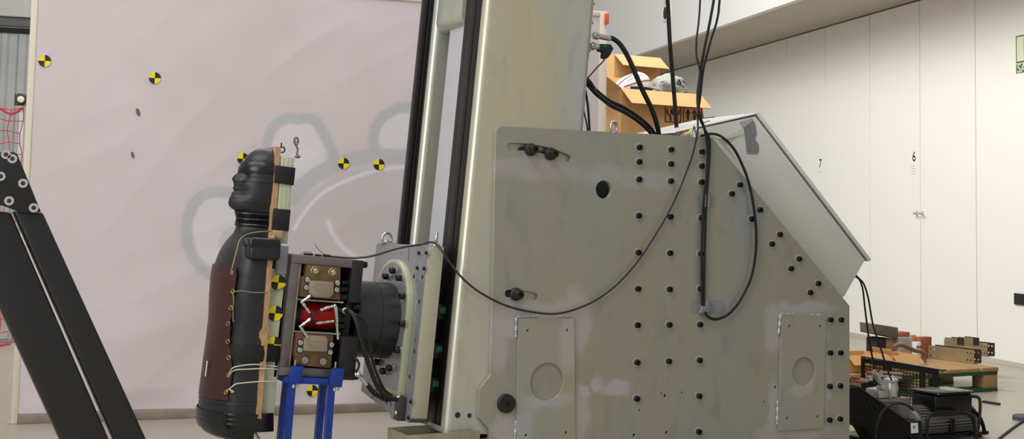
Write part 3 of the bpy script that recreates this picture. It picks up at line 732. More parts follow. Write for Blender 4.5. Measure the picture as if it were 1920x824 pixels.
for (px, py) in [(829, 582), (822, 655), (818, 720)]:
    v = T.Y(px, py, .09); g = G(); g.box(XF-.0385, XN-.0055, .090, .139, v.z-.035, v.z+.02, .003)
    b_ = add('rail_bearing', g, M_blkrail, car, T)
    g = G(); g.box(XF-.008, XF+.018, .0885, .0905, v.z-.012, v.z+.010, .001); add('green_seal', g, M_green, b_, T)
v = T.Y(725, 448, .5); 
e1 = eye(725, 449, .50, .024, .0055, (.35, -1, 0), car, T, .558)
g = G(); a_ = T.Y(708, 463, .50).x; g.box(a_+.01, a_+.075, .475, .53, .5505, .5575, .001); add('eye_foot', g, M_chrome, car, T)
e2 = eye(818, 449, .10, .0225, .0055, (1, -.45, 0), car, T, .556)
# ------------------------------------------------------------------ gripper head
M_st = mat('rolled_steel', (128, 121, 118), .38, .5, (106, 99, 97), 7, .4, stretch=(.3, 1, 3))
M_std = mat('rolled_steel_dark', (84, 76, 72), .45, .4)
M_bronze = mat('bronze_body', (128, 98, 66), .36, .45, (96, 74, 48), 30, .4)
M_cast = mat('cast_cover', (154, 138, 119), .5, .25)
M_olive = mat('olive_washer', (128, 122, 60), .35, .5)
M_red = mat('red_anodised', (176, 22, 14), .3, .35)
M_blkp = mat('matt_black_plate', (34, 31, 31), .5, .1)
Yn = .14
hd = thing('clamping_head', 'steel framed clamping head with two bronze brake units and red cylinder', 'machine head', T, (-.72, .3, .05))
g = G(); g.box(-.8345, -.606, Yn, .46, .447, .478, .002); add('top_beam', g, M_st, hd, T)
g = G(); g.box(-.8345, -.632, Yn, .46, .05, .080, .002); add('bottom_beam', g, M_st, hd, T)
g = G(); g.box(-.834, -.804, Yn, .46, .0805, .4465, .002); add('front_upright', g, M_st, hd, T)
g = G(); g.box(-.8, -.793, Yn+.012, .44, .0805, .4465, .001); add('guide_strip', g, M_washer, hd, T)
g = G(); g.box(-.848, -.835, Yn+.02, .45, .04, .475, .002); add('mounting_plate', g, M_std, hd, T)
g = G(); g.box(-.606, -.562, Yn, .44, .322, .477, .003); g.box(-.618, -.552, Yn-.004, .44, .044, .20, .003); g.box(-.60, -.5765, .18, .42, .19, .33, .003)
ep = add('end_plate', g, M_blkp, hd, T)
g = G(); g.lathe([(.057, 0), (.057, .0245)], (-.576, .30, .257), (1, 0, 0), 40); add('hub', g, M_blkp, hd, T)
g = G(); g.box(-.792, -.607, .30, .42, .09, .44, .004); add('inner_body', g, M_blkp, hd, T)
g = G(); g.lathe([(.05, 0), (.053, .004), (.053, .028), (.047, .03)], (-.79, .24, .262), (1, 0, 0), 40); add('cylinder_cap', g, M_blkp, hd, T); g = G(); g.lathe([(.047, 0), (.047, .03)], (-.632, .24, .262), (1, 0, 0), 40)
add('cylinder_cap', g, M_blkp, hd, T)
g = G(); g.lathe([(.050, 0), (.050, .13)], (-.761, .24, .262), (1, 0, 0), 48); add('red_cylinder', g, M_red, hd, T)
for zz in (.326, .211):
    g = G(); g.cyl((-.792, .155, zz-.006), (-.62, .155, zz-.006), .004, 12); add('light_slit_rod', g, M_chrome, hd, T)  # bright rods added in place of light slits above and below the red cylinder
def poly3(pts, y): return [(TY(*p, y)[0], y, TY(*p, y)[1]) for p in pts]
def caliper(body, cover, rings, screws, upper):
    g = G(); g.prism(poly3(body, Yn-.012), (0, .15, 0), .002); b_ = add('brake_body', g, M_bronze, hd, T, label='bronze brake body with steel screws')
    g = G(); g.prism(poly3(cover, Yn-.026), (0, .0145, 0), .003); c_ = add('cast_cover', g, M_cast, b_, T)
    for (px, py) in rings:
        v = T.Y(px, py, Yn-.013); g = G(); g.mi = 0
        if upper:
            g.lathe([(.0178, -.004), (.0178, .001), (.015, .003), (.011, .003), (.0105, .001)], (v.x, Yn-.013, v.z), (0, -1, 0), 28)
            g.mi = 1; g.lathe([(.0095, 0), (.0095, .008), (.008, .010), (.0045, .010), (.004, .006), (.0001, .006)], (v.x, Yn-.013, v.z), (0, -1, 0), 24, caps=False)
            mm = [M_olive, M_chrome]
        else:
            g.lathe([(.018, -.004), (.018, .0006), (.0155, .0006)], (v.x, Yn-.013, v.z), (0, -1, 0), 28); g.mi = 1
            g.lathe([(.0125, 0), (.0125, .003), (.0115, .004)], (v.x, Yn-.013, v.z), (0, -1, 0), 28); mm = [M_std, mat_shared('worn_steel', (150, 142, 126), .4, .4)]
        add('cap_nut', g, mm, b_, T)
    for (px, py) in screws:
        v = T.Y(px, py, Yn-.013); g = G(); g.mi = 1; g.lathe([(.0125, -.002), (.0125, .0004)], (v.x, Yn-.0126, v.z), (0, -1, 0), 24); g.mi = 0
        g.lathe([(.0092, 0), (.0092, .007), (.008, .0085), (.0045, .0085), (.004, .004), (.0001, .004)], (v.x, Yn-.013, v.z), (0, -1, 0), 24, caps=False)
        add('socket_screw', g, [M_chrome, M_dark], b_, T)
    # raised illegible casting marks
    g = G(); xs_ = [p[0] for p in cover]; ys_ = [p[1] for p in cover]
    x0_, x1_ = min(xs_)+5, max(xs_)-5; yb_ = (min(ys_)+(4 if upper else 9)); random.seed(3)
    for row in range(3):
        px = x0_+(6 if row != 1 else 0)
        while px < x1_-(4 if row == 2 else 0):
            wpx = random.uniform(.8, 2.2); yy = yb_+row*6+(px-x0_)*.09
            g.prism(poly3([(px, yy), (px+wpx, yy), (px+wpx, yy+random.uniform(2, 3.4)), (px, yy+3.4)], Yn-.0268), (0, .001, 0)); px += wpx+.7
    add('casting_marks', g, M_cast, c_, T, smooth=False)
_ms = {}
def mat_shared(n_, *a):
    if n_ not in _ms: _ms[n_] = mat(n_, *a)
    return _ms[n_]
caliper([(576.4, 496.7), (639, 501.8), (637.5, 563.7), (563.3, 557), (567, 519.3), (574, 518.6)],
        [(581.5, 526.6), (626, 529.5), (626, 552), (618.6, 559.3), (588, 557.9), (580, 549.9)], [(591, 509), (624, 512)], [(576, 525), (574, 539.7), (632, 531), (630.5, 544)], True)
caliper([(557.6, 622.9), (625.4, 630), (620.7, 691.5), (556, 685), (552, 663)],
        [(580.5, 629.2), (610.4, 630.8), (615.2, 637.9), (613.6, 660.7), (569.4, 659.1), (571, 636.3)], [(571.8, 676.5), (605.7, 678.9)], [(563, 643), (561.9, 656.8), (620.7, 647), (618.3, 661.2)], False)
# black screws of the end plate
for (px, py, x0, x1, y, r) in [(650, 531, -.632, -.607, .17, .0115), (649, 544, -.635, -.607, .165, .0115), (648, 558, -.637, -.607, .16, .0115), (686, 497, -.5615, -.545, .155, .012), (676, 578, -.5755, -.55, .165, .010), (641, 600, -.63, -.6015, .165, .013), (640, 612, -.63, -.6015, .17, .012), (662, 707, -.5515, -.535, .15, .011), (660, 637, -.60, -.55, .165, .012)]:
    v = T.Y(px, py, y); g = G(); g.lathe([(r*.9, 0), (r, .001), (r, x1-x0-.002), (r*.85, x1-x0)], (x0, y, v.z), (1, 0, 0), 20); add('hex_screw', g, M_blksteel, hd, T)
# brake line fittings and small hoses
def tp(pts, yy): 
    ys = yy if isinstance(yy, (list, tuple)) else [yy]*len(pts); return [T.M @ Vector((T.Y(p[0], p[1], y).x, y, T.Y(p[0], p[1], y).z)) for p, y in zip(pts, ys)]
def fitting(pts, y, r, name='pipe_fitting'):
    P = tp(pts, y); g = G()
    for a, b in zip(P, P[1:]):
        g.cyl(a, b, r, 10); d = (b-a); l = d.length; k = 0
        for f0, f1, rr in ((.12, .32, 1.4), (.6, .72, 1.35)):
            g.cyl(a+d*f0, a+d*f1, r*rr, 6)
    for p_ in P[1:-1]: g.sphere(p_, r*1.45, seg=12)
    return add(name, g, M_chrome, hd)
fitting([(582, 555), (566, 567), (581, 588)], .105, .0042)
fitting([(583, 598), (563, 613), (577, 633)], .105, .0042)
fitting([(592, 607), (626, 603)], .10, .004)
fitting([(600, 583), (612, 578), (628, 574), (631, 600), (634, 637)], .10, .0045)
g = G(); P = tp([(625, 575), (631, 575), (633, 604), (629, 605)], .10); g.prism(P, (0, -.010, 0), .001); add('manifold_block', g, M_chrome, hd)
g = G(); g.tube(spline(tp([(581, 588), (584, 596), (586, 603), (592, 607)], .10), 6), .0035, 8); g.tube(spline(tp([(583, 598), (588, 591), (595, 586), (601, 583)], .098), 6), .0035, 8); add('brake_hose', g, M_rubber, hd)
v = T.Y(647, 583, .14); g = G(); g.lathe([(.0105, 0), (.0115, .004), (.0115, .012), (.008, .014), (.008, .03)], (v.x, .15, v.z), (0, -1, 0), 20); g.cyl((v.x, .15, v.z), (v.x, .30, v.z), .008); add('hose_union', g, M_chrome, hd, T)
# bits lying on the top beam
g = G(); g.box(-.78, -.75, .16, .19, .4785, .487, .003); g.box(-.71, -.685, .16, .185, .4785, .488, .003); g.box(-.735, -.715, .17, .2, .4785, .486, .003); add('cable_clip', g, M_blkp, hd, T)
g = G(); g.box(-.76, -.70, .24, .28, .4785, .4795); add('yellow_tape', g, M_yel, hd, T)
g = G(); g.tube(spline(tp([(562, 478), (570, 473), (580, 473), (585, 476)], .20), 6), .0012, 5); g.tube(spline(tp([(590, 457), (594, 464), (603, 474), (612, 478)], .2), 6), .0012, 5); add('loose_wire', g, mat('olive_wire', (96, 92, 52), .5), hd)
# ================================================================== hoses between head and carriage
def ty3(px, py, y): return tp([(px, py)], y)[0]
def cable(name, label, pts, r, m=None, cat='hose', group=None, seg=10, res=10):
    g = G(); g.tube(spline(pts, res), r, seg); return add(name, g, m or M_rubber, None, label=label, cat=cat, group=group)
cable('hydraulic_hose', 'thick black hose arching from silver union down to the carriage foot', [ty3(*a) for a in [(648, 584, .118), (655, 584, .10), (663, 592, .085), (670, 608, .075), (678, 640, .07), (690, 680, .075), (703, 715, .085), (718, 738, .095), (736, 749, .10), (746, 748, .10)]], .0088)
cable('hydraulic_hose', 'thinner black hose running behind the thick arching hose', [ty3(*a) for a in [(660, 589, .14), (672, 593, .13), (684, 606, .125), (692, 640, .12), (699, 680, .12), (712, 715, .125), (722, 733, .125), (736, 744, .12)]], .0055)
cable('hydraulic_hose', 'short black hose from silver fitting under the black end plate', [ty3(*a) for a in [(687, 719, .115), (696, 732, .115), (706, 741, .115), (718, 747, .112), (727, 752, .112)]], .0088)
g = G(); P = [ty3(*a) for a in [(666, 703, .12), (672, 703, .115), (677, 708, .115), (688, 722, .115)]]
g.tube(P[:3], .008, 8); g.cyl(P[2], P[3], .0095, 12); g.sphere(P[1], .011, seg=12)
add('hose_fitting', g, M_chrome, None, label='silver elbow fitting ending the short lower hose', cat='hose fitting')
cable('small_hose_loop', 'small black hose loop at the lower end plate', [ty3(*a) for a in [(664, 672, .13), (670, 676, .12), (673, 685, .12), (670, 694, .12), (664, 699, .13)]], .0045)
g = G()
for (a_, b_) in [((699, 737), (697, 726)), ((708, 744), (705, 730)), ((716, 736), (719, 724)), ((712, 744), (716, 755)), ((722, 748), (726, 760)), ((731, 750), (734, 764)), ((700, 741), (697, 748))]:
    P, Q = ty3(*a_, .105), ty3(*b_, .10); g.cyl(P, Q, .003, 6, r1=.0006)
for (px, py) in [(703, 737), (712, 742), (722, 745), (731, 748)]: g.torus(ty3(px, py, .108), (1, -.3, -.6), .012, .0016, 16, 6)
add('cable_ties', g, M_blackpl, None, label='black cable ties with pointed tails round the lower hoses', cat='cable tie')
# ================================================================== DUMMY
D = Frame(onY(500, 560, 4.45), R(2.5))
def DX(px, py): v = D.Y(px, py, 0); return v
def interp(tab, k):
    if k <= tab[0][0]: return tab[0][1]
    for (a, x), (b, y) in zip(tab, tab[1:]):
        if k <= b:
            t = (k-a)/(b-a); return x+(y-x)*t
    return tab[-1][1]
XFt = [(276, 496), (277.5, 485), (280, 479), (285, 472), (291, 465.5), (298, 460), (306, 456), (314, 453), (321, 450), (326, 448), (331, 441), (335, 437), (340, 436), (346, 437.5), (351, 438), (356, 436), (360, 437), (364, 434.5), (369, 433), (376, 429.5), (382, 428), (388, 428.5), (393, 433), (397, 441), (402, 444), (412, 444.5), (422, 443.5), (430, 442), (438, 439), (445, 434), (455, 427), (469, 418), (480, 413), (491, 409), (500, 406), (524, 402), (560, 399.5), (600, 398), (640, 393), (680, 387), (720, 382), (742, 379), (750, 376), (770, 373), (788, 372), (798, 375), (807, 382), (815, 398), (821, 430)]
XBASE = [(321, 450), (331, 449), (345, 448), (360, 447), (372, 443), (380, 440), (388, 440), (394, 443), (397, 445), (402, 444)]
Bt = [(276, .028), (278, .04), (282, .05), (290, .062), (300, .070), (320, .076), (340, .077), (360, .074), (378, .066), (390, .058), (398, .054), (412, .054), (428, .057), (438, .085), (446, .12), (458, .15), (475, .168), (500, .176), (560, .174), (620, .165), (690, .158), (750, .165), (790, .165), (808, .15), (816, .13), (821, .1)]
def xbk(py): return 516-(py-278)*.0735
def body_ring(py, off=0, n=40):
    z = DX(470, py).z; xf = DX(interp(XFt, py), py).x; b = interp(Bt, py); xb = D.Y(xbk(py), py, -max(b, .07)).x
    base = xf
    if 321 < py < 402: base = DX(interp(XBASE, py), py).x
    out = []
    p_ = .72 if py > 440 else .8
    for i in range(n+1):
        t = math.pi*(i/n-.5); y = b*math.sin(t); c = abs(math.cos(t))**p_
        x = xb-(xb-base)*c
        if base != xf:
            wdt = .022 if py < 370 else .034
            x -= (base-xf)*math.exp(-(y/wdt)**2)
            x += .018*math.exp(-((abs(y)-.034)/.014)**2-((py-331)/6.5)**2)           # eye sockets
            x += .004*math.exp(-(y/.026)**2-((py-360)/1.8)**2)
            x -= .004*math.exp(-((abs(y)-.045)/.014)**2-((py-348)/9)**2)             # cheeks
        nx_ = Vector((-(math.cos(t)+.02)/max(xb-base, .01), math.sin(t)/b, 0)).normalized()
        out.append(Vector((x, y, z))+nx_*off)
    return out
M_skin = mat('black_vinyl', (30, 30, 32), .42, 0, (38, 38, 40), 12, .4, bump=.06, bscale=50, spec=.5)
M_gloss = mat('glossy_black_tape', (14, 14, 16), .28, 0, bump=.14, bscale=45, spec=.6)
M_matt = mat('matt_black_strap', (16, 16, 18), .6, 0, bump=.15, bscale=80)
M_ply = mat('plywood_edge', (208, 174, 128), .75, 0, (140, 98, 62), 40, .35, stretch=(3, 3, .7))
M_perspex = mat('pale_green_block', (190, 192, 168), .25, 0, (172, 176, 150), 8, .4, stretch=(3, 3, .5))
M_leather = mat('brown_leather', (70, 34, 32), .42, 0, (58, 28, 27), 7, .3, bump=.1, bscale=70)
dm = thing('crash_dummy', 'black half torso dummy with head, laced brown leather bib and taped plywood back', 'test dummy', D, (DX(430, 820).x, 0, DX(430, 822).z))
rows = [276, 276.6, 277.5, 279, 281, 284]+list(range(287, 321, 4))+[x*1.5+321 for x in range(54)]+list(range(404, 446, 3))+list(range(448, 500, 6))+list(range(500, 790, 12))+[790, 796, 802, 808, 813, 817, 820, 821]
g = G(); rg = [body_ring(r_) for r_ in rows]
cen = sum(rg[0], Vector())/len(rg[0]); rg.insert(0, [p.lerp(cen, .6)+Vector((0, 0, .0015)) for p in rg[0]])
g.loft(rg); add('body', g, M_skin, dm, D, ang=60)
# plywood spine board and pale block
def slab(pts_l, pts_r, hw, m, name, lab=None, ext=0):
    g = G(); Lp = [D.Y(*p, -hw)+Vector((-ext, 0, 0)) for p in pts_l]; Rp = [D.Y(*p, -hw) for p in pts_r]
    P = Lp+Rp[::-1]; g.prism(P, (0, 2*hw, 0), .0015); return add(name, g, m, dm, D, ang=40, label=lab)
ply_l = [(xbk(y)+.6, y) for y in (274, 340, 400, 470, 540, 615, 617, 680, 760, 812)]
dl = [0, 0, 0, 1, 0, 0, 3, 3, 1, 1]
ply_l = [(x-d*.0, y) for (x, y), d in zip(ply_l, dl)]
ply_r = [(x+10+d, y) for (x, y), d in zip(ply_l, dl)]
g = G(); rr_ = []
for k in range(61):
    py = 275+(812-275)*k/60; b = max(interp(Bt, max(py, 300)), .075)+.002; jl = 1.2*noise.noise((py*.07, 0, 3)); jr = 1.6*noise.noise((py*.11, 5, 3))+(1.5 if 615 < py < 700 else 0)
    L_ = D.Y(xbk(py)+.8-(5 if 617 < py < 636 else 0)+jl, py, -b); Rr_ = D.Y(xbk(py)+11+jr, py, -b); bb = b if py < 790 else b*(1-(py-790)/60)
    rr_.append([Vector((L_.x, -bb, L_.z)), Vector((Rr_.x, -bb, L_.z)), Vector((Rr_.x, bb, L_.z)), Vector((L_.x, bb, L_.z))])
g.loft(rr_); add('plywood_board', g, M_ply, dm, D, ang=20, label='cracked plywood board')
slab([(527.5, 293), (523, 360), (519, 410), (515, 452)], [(553, 296), (546, 360), (543, 410), (539, 458)], .078, M_perspex, 'pale_block', 'pale green translucent block')
slab([(509, 500), (505, 560), (498, 640), (491, 720), (486, 799)], [(537, 512), (533, 560), (526, 640), (519, 720), (513, 796)], .14, M_perspex, 'pale_block', 'pale green translucent block', .02)
g = G(); 
for dxx in (532, 540, 547): g.tube([D.M @ D.Y(dxx-(yy-296)*.07, yy, -.0785) for yy in (296, 330, 370, 400)], .0012, 5)
add('block_groove', g, M_perspex, dm)
# tape bands around body and board
def band(py0, py1, m, name, right, hwr=.082, off=.004, i0=0, n=6, wav=.0015, lab=None, slope=0):
    rgs = []
    for k in range(n+1):
        py = py0+(py1-py0)*k/n; R_ = body_ring(py, off+wav*math.sin(k*2.1+py)*.5); R_ = R_[i0:len(R_)-i0]
        rx = D.Y(right, py, -hwr).x; z = R_[0].z; dz = DX(500, py+slope).z-DX(500, py).z
        for q_ in R_: q_.z += dz*max(0, 1-abs(q_.y)/max(.001, abs(R_[0].y)))*0
        bwid = max(hwr, 0)
        rgs.append(R_+[Vector((rx-.004, bwid, z)), Vector((rx, bwid-.006, z)), Vector((rx, -bwid+.006, z)), Vector((rx-.004, -bwid, z))])
    g = G(); g.loft(rgs, caps=False)
    inner = [[Vector((p.x, p.y, p.z)) for p in r_] for r_ in rgs]
    return add(name, g, m, dm, D, ang=50, label=lab)
band(305, 326, M_gloss, 'head_tape', 516, off=.0065, hwr=.06, wav=.004, lab='shiny black tape round the brow')
band(325, 341, M_skin, 'head_tape', 516, off=.003, hwr=.06)
def strap(px0, px1, py0, py1, tilt, m, name, hw=.0865, lab=None):
    g = G(); a = [(px0, py0), (px1, py0+tilt), (px1-(py1-py0)*.1, py1+tilt), (px0-(py1-py0)*.1, py1)]
    P = [D.Y(*p, -hw) for p in a]; g.prism(P, (0, 2*hw, 0), .002); return add(name, g, m, dm, D, label=lab)
strap(518, 554.5, 310, 343, 5, M_matt, 'black_strap'); strap(514, 545.5, 391, 431, 3, M_matt, 'black_strap')
for (a_, b_, o_) in [(398, 407, .006), (407, 416, .004), (415, 425, .006)]: band(a_, b_, M_gloss, 'neck_tape', 509, off=o_, hwr=.05, wav=.004)
band(640, 670, M_matt, 'waist_tape', 527, off=.004, hwr=.15, lab='wide matt black tape'); band(764, 798, M_gloss, 'bottom_tape', 515, n=14, off=.005, wav=.002, lab='shiny black tape round the base', hwr=.144)
band(742, 748, M_skin, 'base_rim', 490, off=.004, hwr=.08)
# arm stub wrapped in tape
g = G(); v = D.Y(468, 447, -.19); w = D.Y(524, 487, -.19)
g.box(v.x, w.x, -.205, -.12, w.z-.004, v.z, .012, seg=3); add('arm_stub', g, M_skin, dm, D)
g = G(); g.box(v.x-.004, w.x-.004, -.2085, -.118, (v.z+w.z)/2+.002, v.z+.004, .010, seg=3); add('arm_tape', g, M_gloss, dm, D)
g = G(); v = D.Y(521, 461, -.145); w = D.Y(541, 516, -.145); g.box(v.x-.002, w.x-.006, -.145, .145, w.z, v.z, .004); add('duct_tape', g, M_tape, dm, D, label='grey duct tape patch')
g = G(); g.box(D.Y(512, 430, -.10).x, D.Y(532, 430, -.10).x, -.10, .10, DX(500, 446).z, DX(500, 431).z, .003); add('wood_block', g, M_ply, dm, D)
# hooks on top of the head
g = G(); g.torus(D.Y(529, 281, -.02), (.3, 1, 0), .010, .0028, 18, 8); g.cyl(D.Y(527, 277, -.02), D.Y(528, 268, -.02), .0028, 8); add('ring_hook', g, M_blksteel, dm, D)
g = G(); g.tube(spline([D.Y(a, b, -.02) for a, b in [(560, 296), (557, 289), (558, 280), (555, 273), (552, 268), (553, 260), (557, 259), (559, 266), (556, 272)]], 6), .0038, 8); g.torus(D.Y(555, 262, -.02), (0, 1, 0), .008, .002, 16, 6); g.sphere(D.Y(558, 294, -.02), .009, (1.3, 1, .7), seg=10)
add('wire_hook', g, mat('frayed_wire', (112, 112, 114), .5, .3, bump=.6, bscale=200), dm, D)
# leather bib
CI = cm.inverted()
def proj(p): q = CI @ p; return (PCX-F*q.x/q.z, PCY+F*q.y/q.z)
AP = [(499, 443), (524, 441), (560, 437), (600, 431), (640, 430), (670, 434), (700, 434), (742, 427)]
def ring_at(py, px, off):
    R_ = body_ring(py, off, 120); best = None
    for i, p in enumerate(R_[:61]):
        d = abs(proj(D.M @ p)[0]-px)
        if best is None or d < best[0]: best = (d, i)
    return R_, best[1]
g = G(); outr, innr = [], []
for k in range(41):
    py = 500+(741-500)*k/40; R_, i = ring_at(py, interp(AP, py), .008); S = R_[i:121-i]
    m_ = [S[0].lerp(S[0], 0)]; n_ = 40; samp = [S[min(len(S)-1, round(j*(len(S)-1)/n_))] for j in range(n_+1)]
    lift = .006*math.sin(k*.45)+.004
    samp = [p+Vector((0, (-1 if p.y < 0 else 1)*lift*max(0, 1-min(j, n_-j)/4), 0)) for j, p in enumerate(samp)]
    outr.append(samp); innr.append([p+Vector((.003, 0, 0)) if abs(p.y) < .1 else p+Vector((0, .003 if p.y < 0 else -.003, 0)) for p in samp])
V = [o_+i_[::-1] for o_, i_ in zip(outr, innr)]
g.loft(V); bib = add('leather_bib', g, M_leather, dm, D, ang=50, label='brown leather bib with brass eyelets')
def surf(px, py, off=.010):
    R_, i = ring_at(py, px, off); p = R_[i]; q_ = R_[min(i+1, 120)]; t = (q_-p).normalized(); n = Vector((-t.y, t.x, 0)); n = n if n.y < 0 else -n
    return p, n
M_brass = mat('brass', (176, 138, 68), .3, .7); e0 = None
for (px, py) in [(437, 544), (432, 574), (428, 603), (427, 635), (428.5, 664), (428.5, 695), (424, 726)]:
    p, n = surf(px, py, .0125); g = G(); g.torus(p, n, .0065, .0022, 18, 8); g.mi = 1; g.lathe([(.005, 0), (.005, .001)], p, n, 12)
    add('eyelet', g, [M_brass, M_blk], bib, D)
p = D.Y(388, 690, -.02); g = G(); a = D.Y(386, 677, -.075); b = D.Y(390, 705, -.075)
R_, i = ring_at(690, 388.5, .0115)
g.prism([R_[i]+Vector((-.001, -.001, .028)), R_[i+2]+Vector((-.001, -.001, .028)), R_[i+2]+Vector((-.003, -.001, -.026)), R_[i]+Vector((-.003, -.001, -.026))], (-.001, -.001, 0)); add('white_tag', g, M_white, bib, D)
M_cord = mat('waxed_cord', (138, 128, 96), .7); M_string = mat('white_string', (214, 210, 200), .7)
def cord(name, pts, r, m):
    g = G(); g.tube(spline(pts, 8), r, 6); add(name, g, m, dm)
def dy(px, py, y): return D.M @ D.Y(px, py, y)
def sf(px, py): p, n = surf(px, py, .014); return D.M @ p
cord('neck_cord', [dy(514, 434, -.09), dy(490, 435, -.12), dy(470, 438, -.115), dy(456, 444, -.135), dy(448, 454, -.155), dy(444, 470, -.175), dy(440, 485, -.185), dy(437, 497, -.188), dy(434, 508, -.188), dy(433, 514, -.188), dy(436, 514, -.188), dy(437, 508, -.188)], .0026, M_cord)
cord('lacing_cord', [sf(437, 545), dy(452, 546, -.185), dy(475, 549, -.184), dy(495, 549, -.184), dy(508, 547.5, -.16), dy(520, 544, -.146), dy(530, 540, -.146), dy(536, 535, -.142)], .002, M_cord)
cord('lacing_cord', [sf(436, 545)+Vector((0, -.004, 0)), dy(438, 560, -.192), dy(437, 580, -.192), dy(437, 601, -.19), dy(439, 604, -.19)], .002, M_cord)
cord('white_lacing', [sf(428.5, 695), dy(436, 691, -.18), dy(455, 686, -.178), dy(480, 684, -.172), dy(500, 686, -.15), dy(519, 688, -.146)], .0022, M_string)
cord('white_lacing', [sf(428.5, 696), dy(440, 695, -.18), dy(465, 693, -.175), dy(490, 692, -.168), dy(519, 693, -.146)], .0022, M_string)
cord('white_lacing', [sf(424, 726), dy(440, 722, -.18), dy(455, 719, -.178), dy(475, 717, -.174), dy(495, 716, -.165), dy(517, 716, -.146)], .0022, M_string)
cord('white_lacing', [sf(424, 726), dy(430, 730, -.176), dy(434, 736, -.176), dy(438, 735, -.176), dy(433, 732, -.177)], .0022, M_string)
for (px, py) in [(521.5, 530), (515.5, 588), (513.5, 646)]:
    v = D.Y(px, py, -.1405); w = D.M @ Matrix.Translation((v.x, -.1415, v.z)) @ Matrix.Rotation(R(4), 4, 'Y')
    add('target_marker', marker_bm(.0275 if py < 600 else .0275), [M_blk, M_yel], dm, FM(w), smooth=False, origin=(0, 0, 0), label='round black and yellow quartered sticker')
g = G(); g.tube([dy(478, 812, 0), dy(484, 822, 0), dy(492, 840, 0)], .006, 8); add('foot_rod', g, M_chrome, dm)
# ================================================================== BLUE STAND
M_blue = mat('blue_paint', (22, 58, 150), .4, 0, (18, 48, 130), 10, .4)
M_blued = mat('blue_bolt', (90, 104, 130), .4, .5)
st = thing('blue_stand', 'blue square tube trestle with four legs under the clamping head', 'stand', T, (-.71, .25, -.28))
def Tz(px, py, y): v = T.Y(px, py, y); return v
zl = -.34
for (pa, pb, y) in [((547.5, 715), (538, 824), .128), ((621.5, 715), (613.5, 824), .128), ((538, 710), (526, 824), .22), ((605.5, 715), (596, 824), .22)]:
    a = Tz(*pa, y); b = Tz(*pb, y); d = (b-a); a2 = a-d*.1; e = a+d*((O.z+a.z-.004)/(-d.z))*1.0 if False else None
    # run each leg down to the floor
    Aw = T.M @ a2; Bw = T.M @ b; dd = Bw-Aw; Fp = Aw+dd*((Aw.z-.012)/-dd.z); h = .0122
    Al, Fl = T.I @ Aw, T.I @ Fp; P = [(-h, -h), (h, -h), (h, h), (-h, h)]
    g = G(); b1 = bmesh.new(); g.loft([[Al+Vector((x, yy, 0)) for x, yy in P], [Fl+Vector((x, yy, 0)) for x, yy in P]])
    lg = add('leg', g, M_blue, st, T, ang=20)
    g = G(); g.box(Fp.x-.02, Fp.x+.02, Fp.y-.02, Fp.y+.02, .001, .012, .003); add('rubber_foot', g, M_rubber, lg)
g = G(); a = Tz(545, 708, .128); b = Tz(624, 713, .128); zt2 = .0485; g.box(a.x, b.x, .116, .14, .026, zt2-.001, .001); g.box(a.x, b.x, .205, .23, .026, zt2-.001, .001); g.box(a.x-.02, a.x, .116, .24, .026, zt2-.001, .001); g.box(b.x, b.x+.02, .116, .24, .026, zt2-.001, .001)
add('top_rail', g, M_blue, st, T)
for (x0, x1, y0, y1) in [(546, 566.5, 686, 721), (621.5, 643, 690, 727)]:
    v = Tz(x0, y0, .114); w = Tz(x1-3, y1, .114); g = G(); g.prism([(v.x+.001, .108, v.z), (w.x+.003, .108, v.z-.001), (w.x, .108, w.z), (v.x-.004, .108, w.z)], (0, .0055, 0), .001); tb = add('bracket_tab', g, M_blue, st, T)
    g = G(); g.cyl((w.x-.025, .114, w.z-.002), (w.x-.025, .114, w.z-.014), .006, 10); g.cyl((w.x-.012, .110, w.z-.001), (w.x-.012, .110, w.z-.012), .004, 6); add('clamp_bolt', g, M_chrome, tb, T)
    g = G(); g.cyl((v.x+.012, .11, v.z+.001), (v.x+.012, .11, v.z+.022), .0032, 8); add('stud', g, M_chrome, tb, T)
# ================================================================== FOREGROUND BLACK STEEL BRACE
M_bs = mat('mill_scale_steel', (52, 51, 51), .38, .45, (40, 39, 39), 5, .3, stretch=(1, 1, .4))
YB = 3.9
br = thing('steel_brace', 'black steel brace of two sloping beams with bolted plate at left', 'steel frame', W0, (.8, YB+.06, 0))
def beamY(tl, tr_, bl_, br_, y0, y1, name):
    def dn(a, b):
        A, B = onY(*a, y0), onY(*b, y0); d = B-A; return B+d*((B.z-.004)/-d.z)
    A, B = onY(*tl, y0), onY(*tr_, y0); g = G()
    g.prism([A, B, dn(tr_, br_), dn(tl, bl_)], (0, y1-y0, 0), .008, 3); return add(name, g, M_bs, br, ang=50)
beamY((26, 396), (80, 398), (214, 824), (274, 824), YB+.0, YB+.10, 'sloping_beam')
beamY((-88, 385), (20, 398), (112, 824), (204, 824), YB+.004, YB+.11, 'sloping_beam')
g = G(); P = [onY(*p, YB-.014) for p in [(-60, 285), (27, 285), (33, 290), (77, 398), (36, 398), (6, 386), (-60, 380)]]
g.prism(P, (0, .0125, 0), .002); gp = add('gusset_plate', g, M_bs, br, ang=40)
w0 = None
for (px, py) in [(11, 290), (23, 298), (1, 331), (43, 344), (17, 377), (63, 390)]:
    v = onY(px, py, YB-.014); g = G(); g.lathe([(.0135, 0), (.0135, .003), (.0065, .003), (.006, .001)], (v.x, v.y, v.z), (0, -1, 0), 24); g.mi = 1; g.lathe([(.0065, .002), (.0065, .0035)], (v.x, v.y, v.z), (0, -1, 0), 6)
    add('washer_bolt', g, [M_washer, M_dark], gp, label='steel washer with dark bolt')
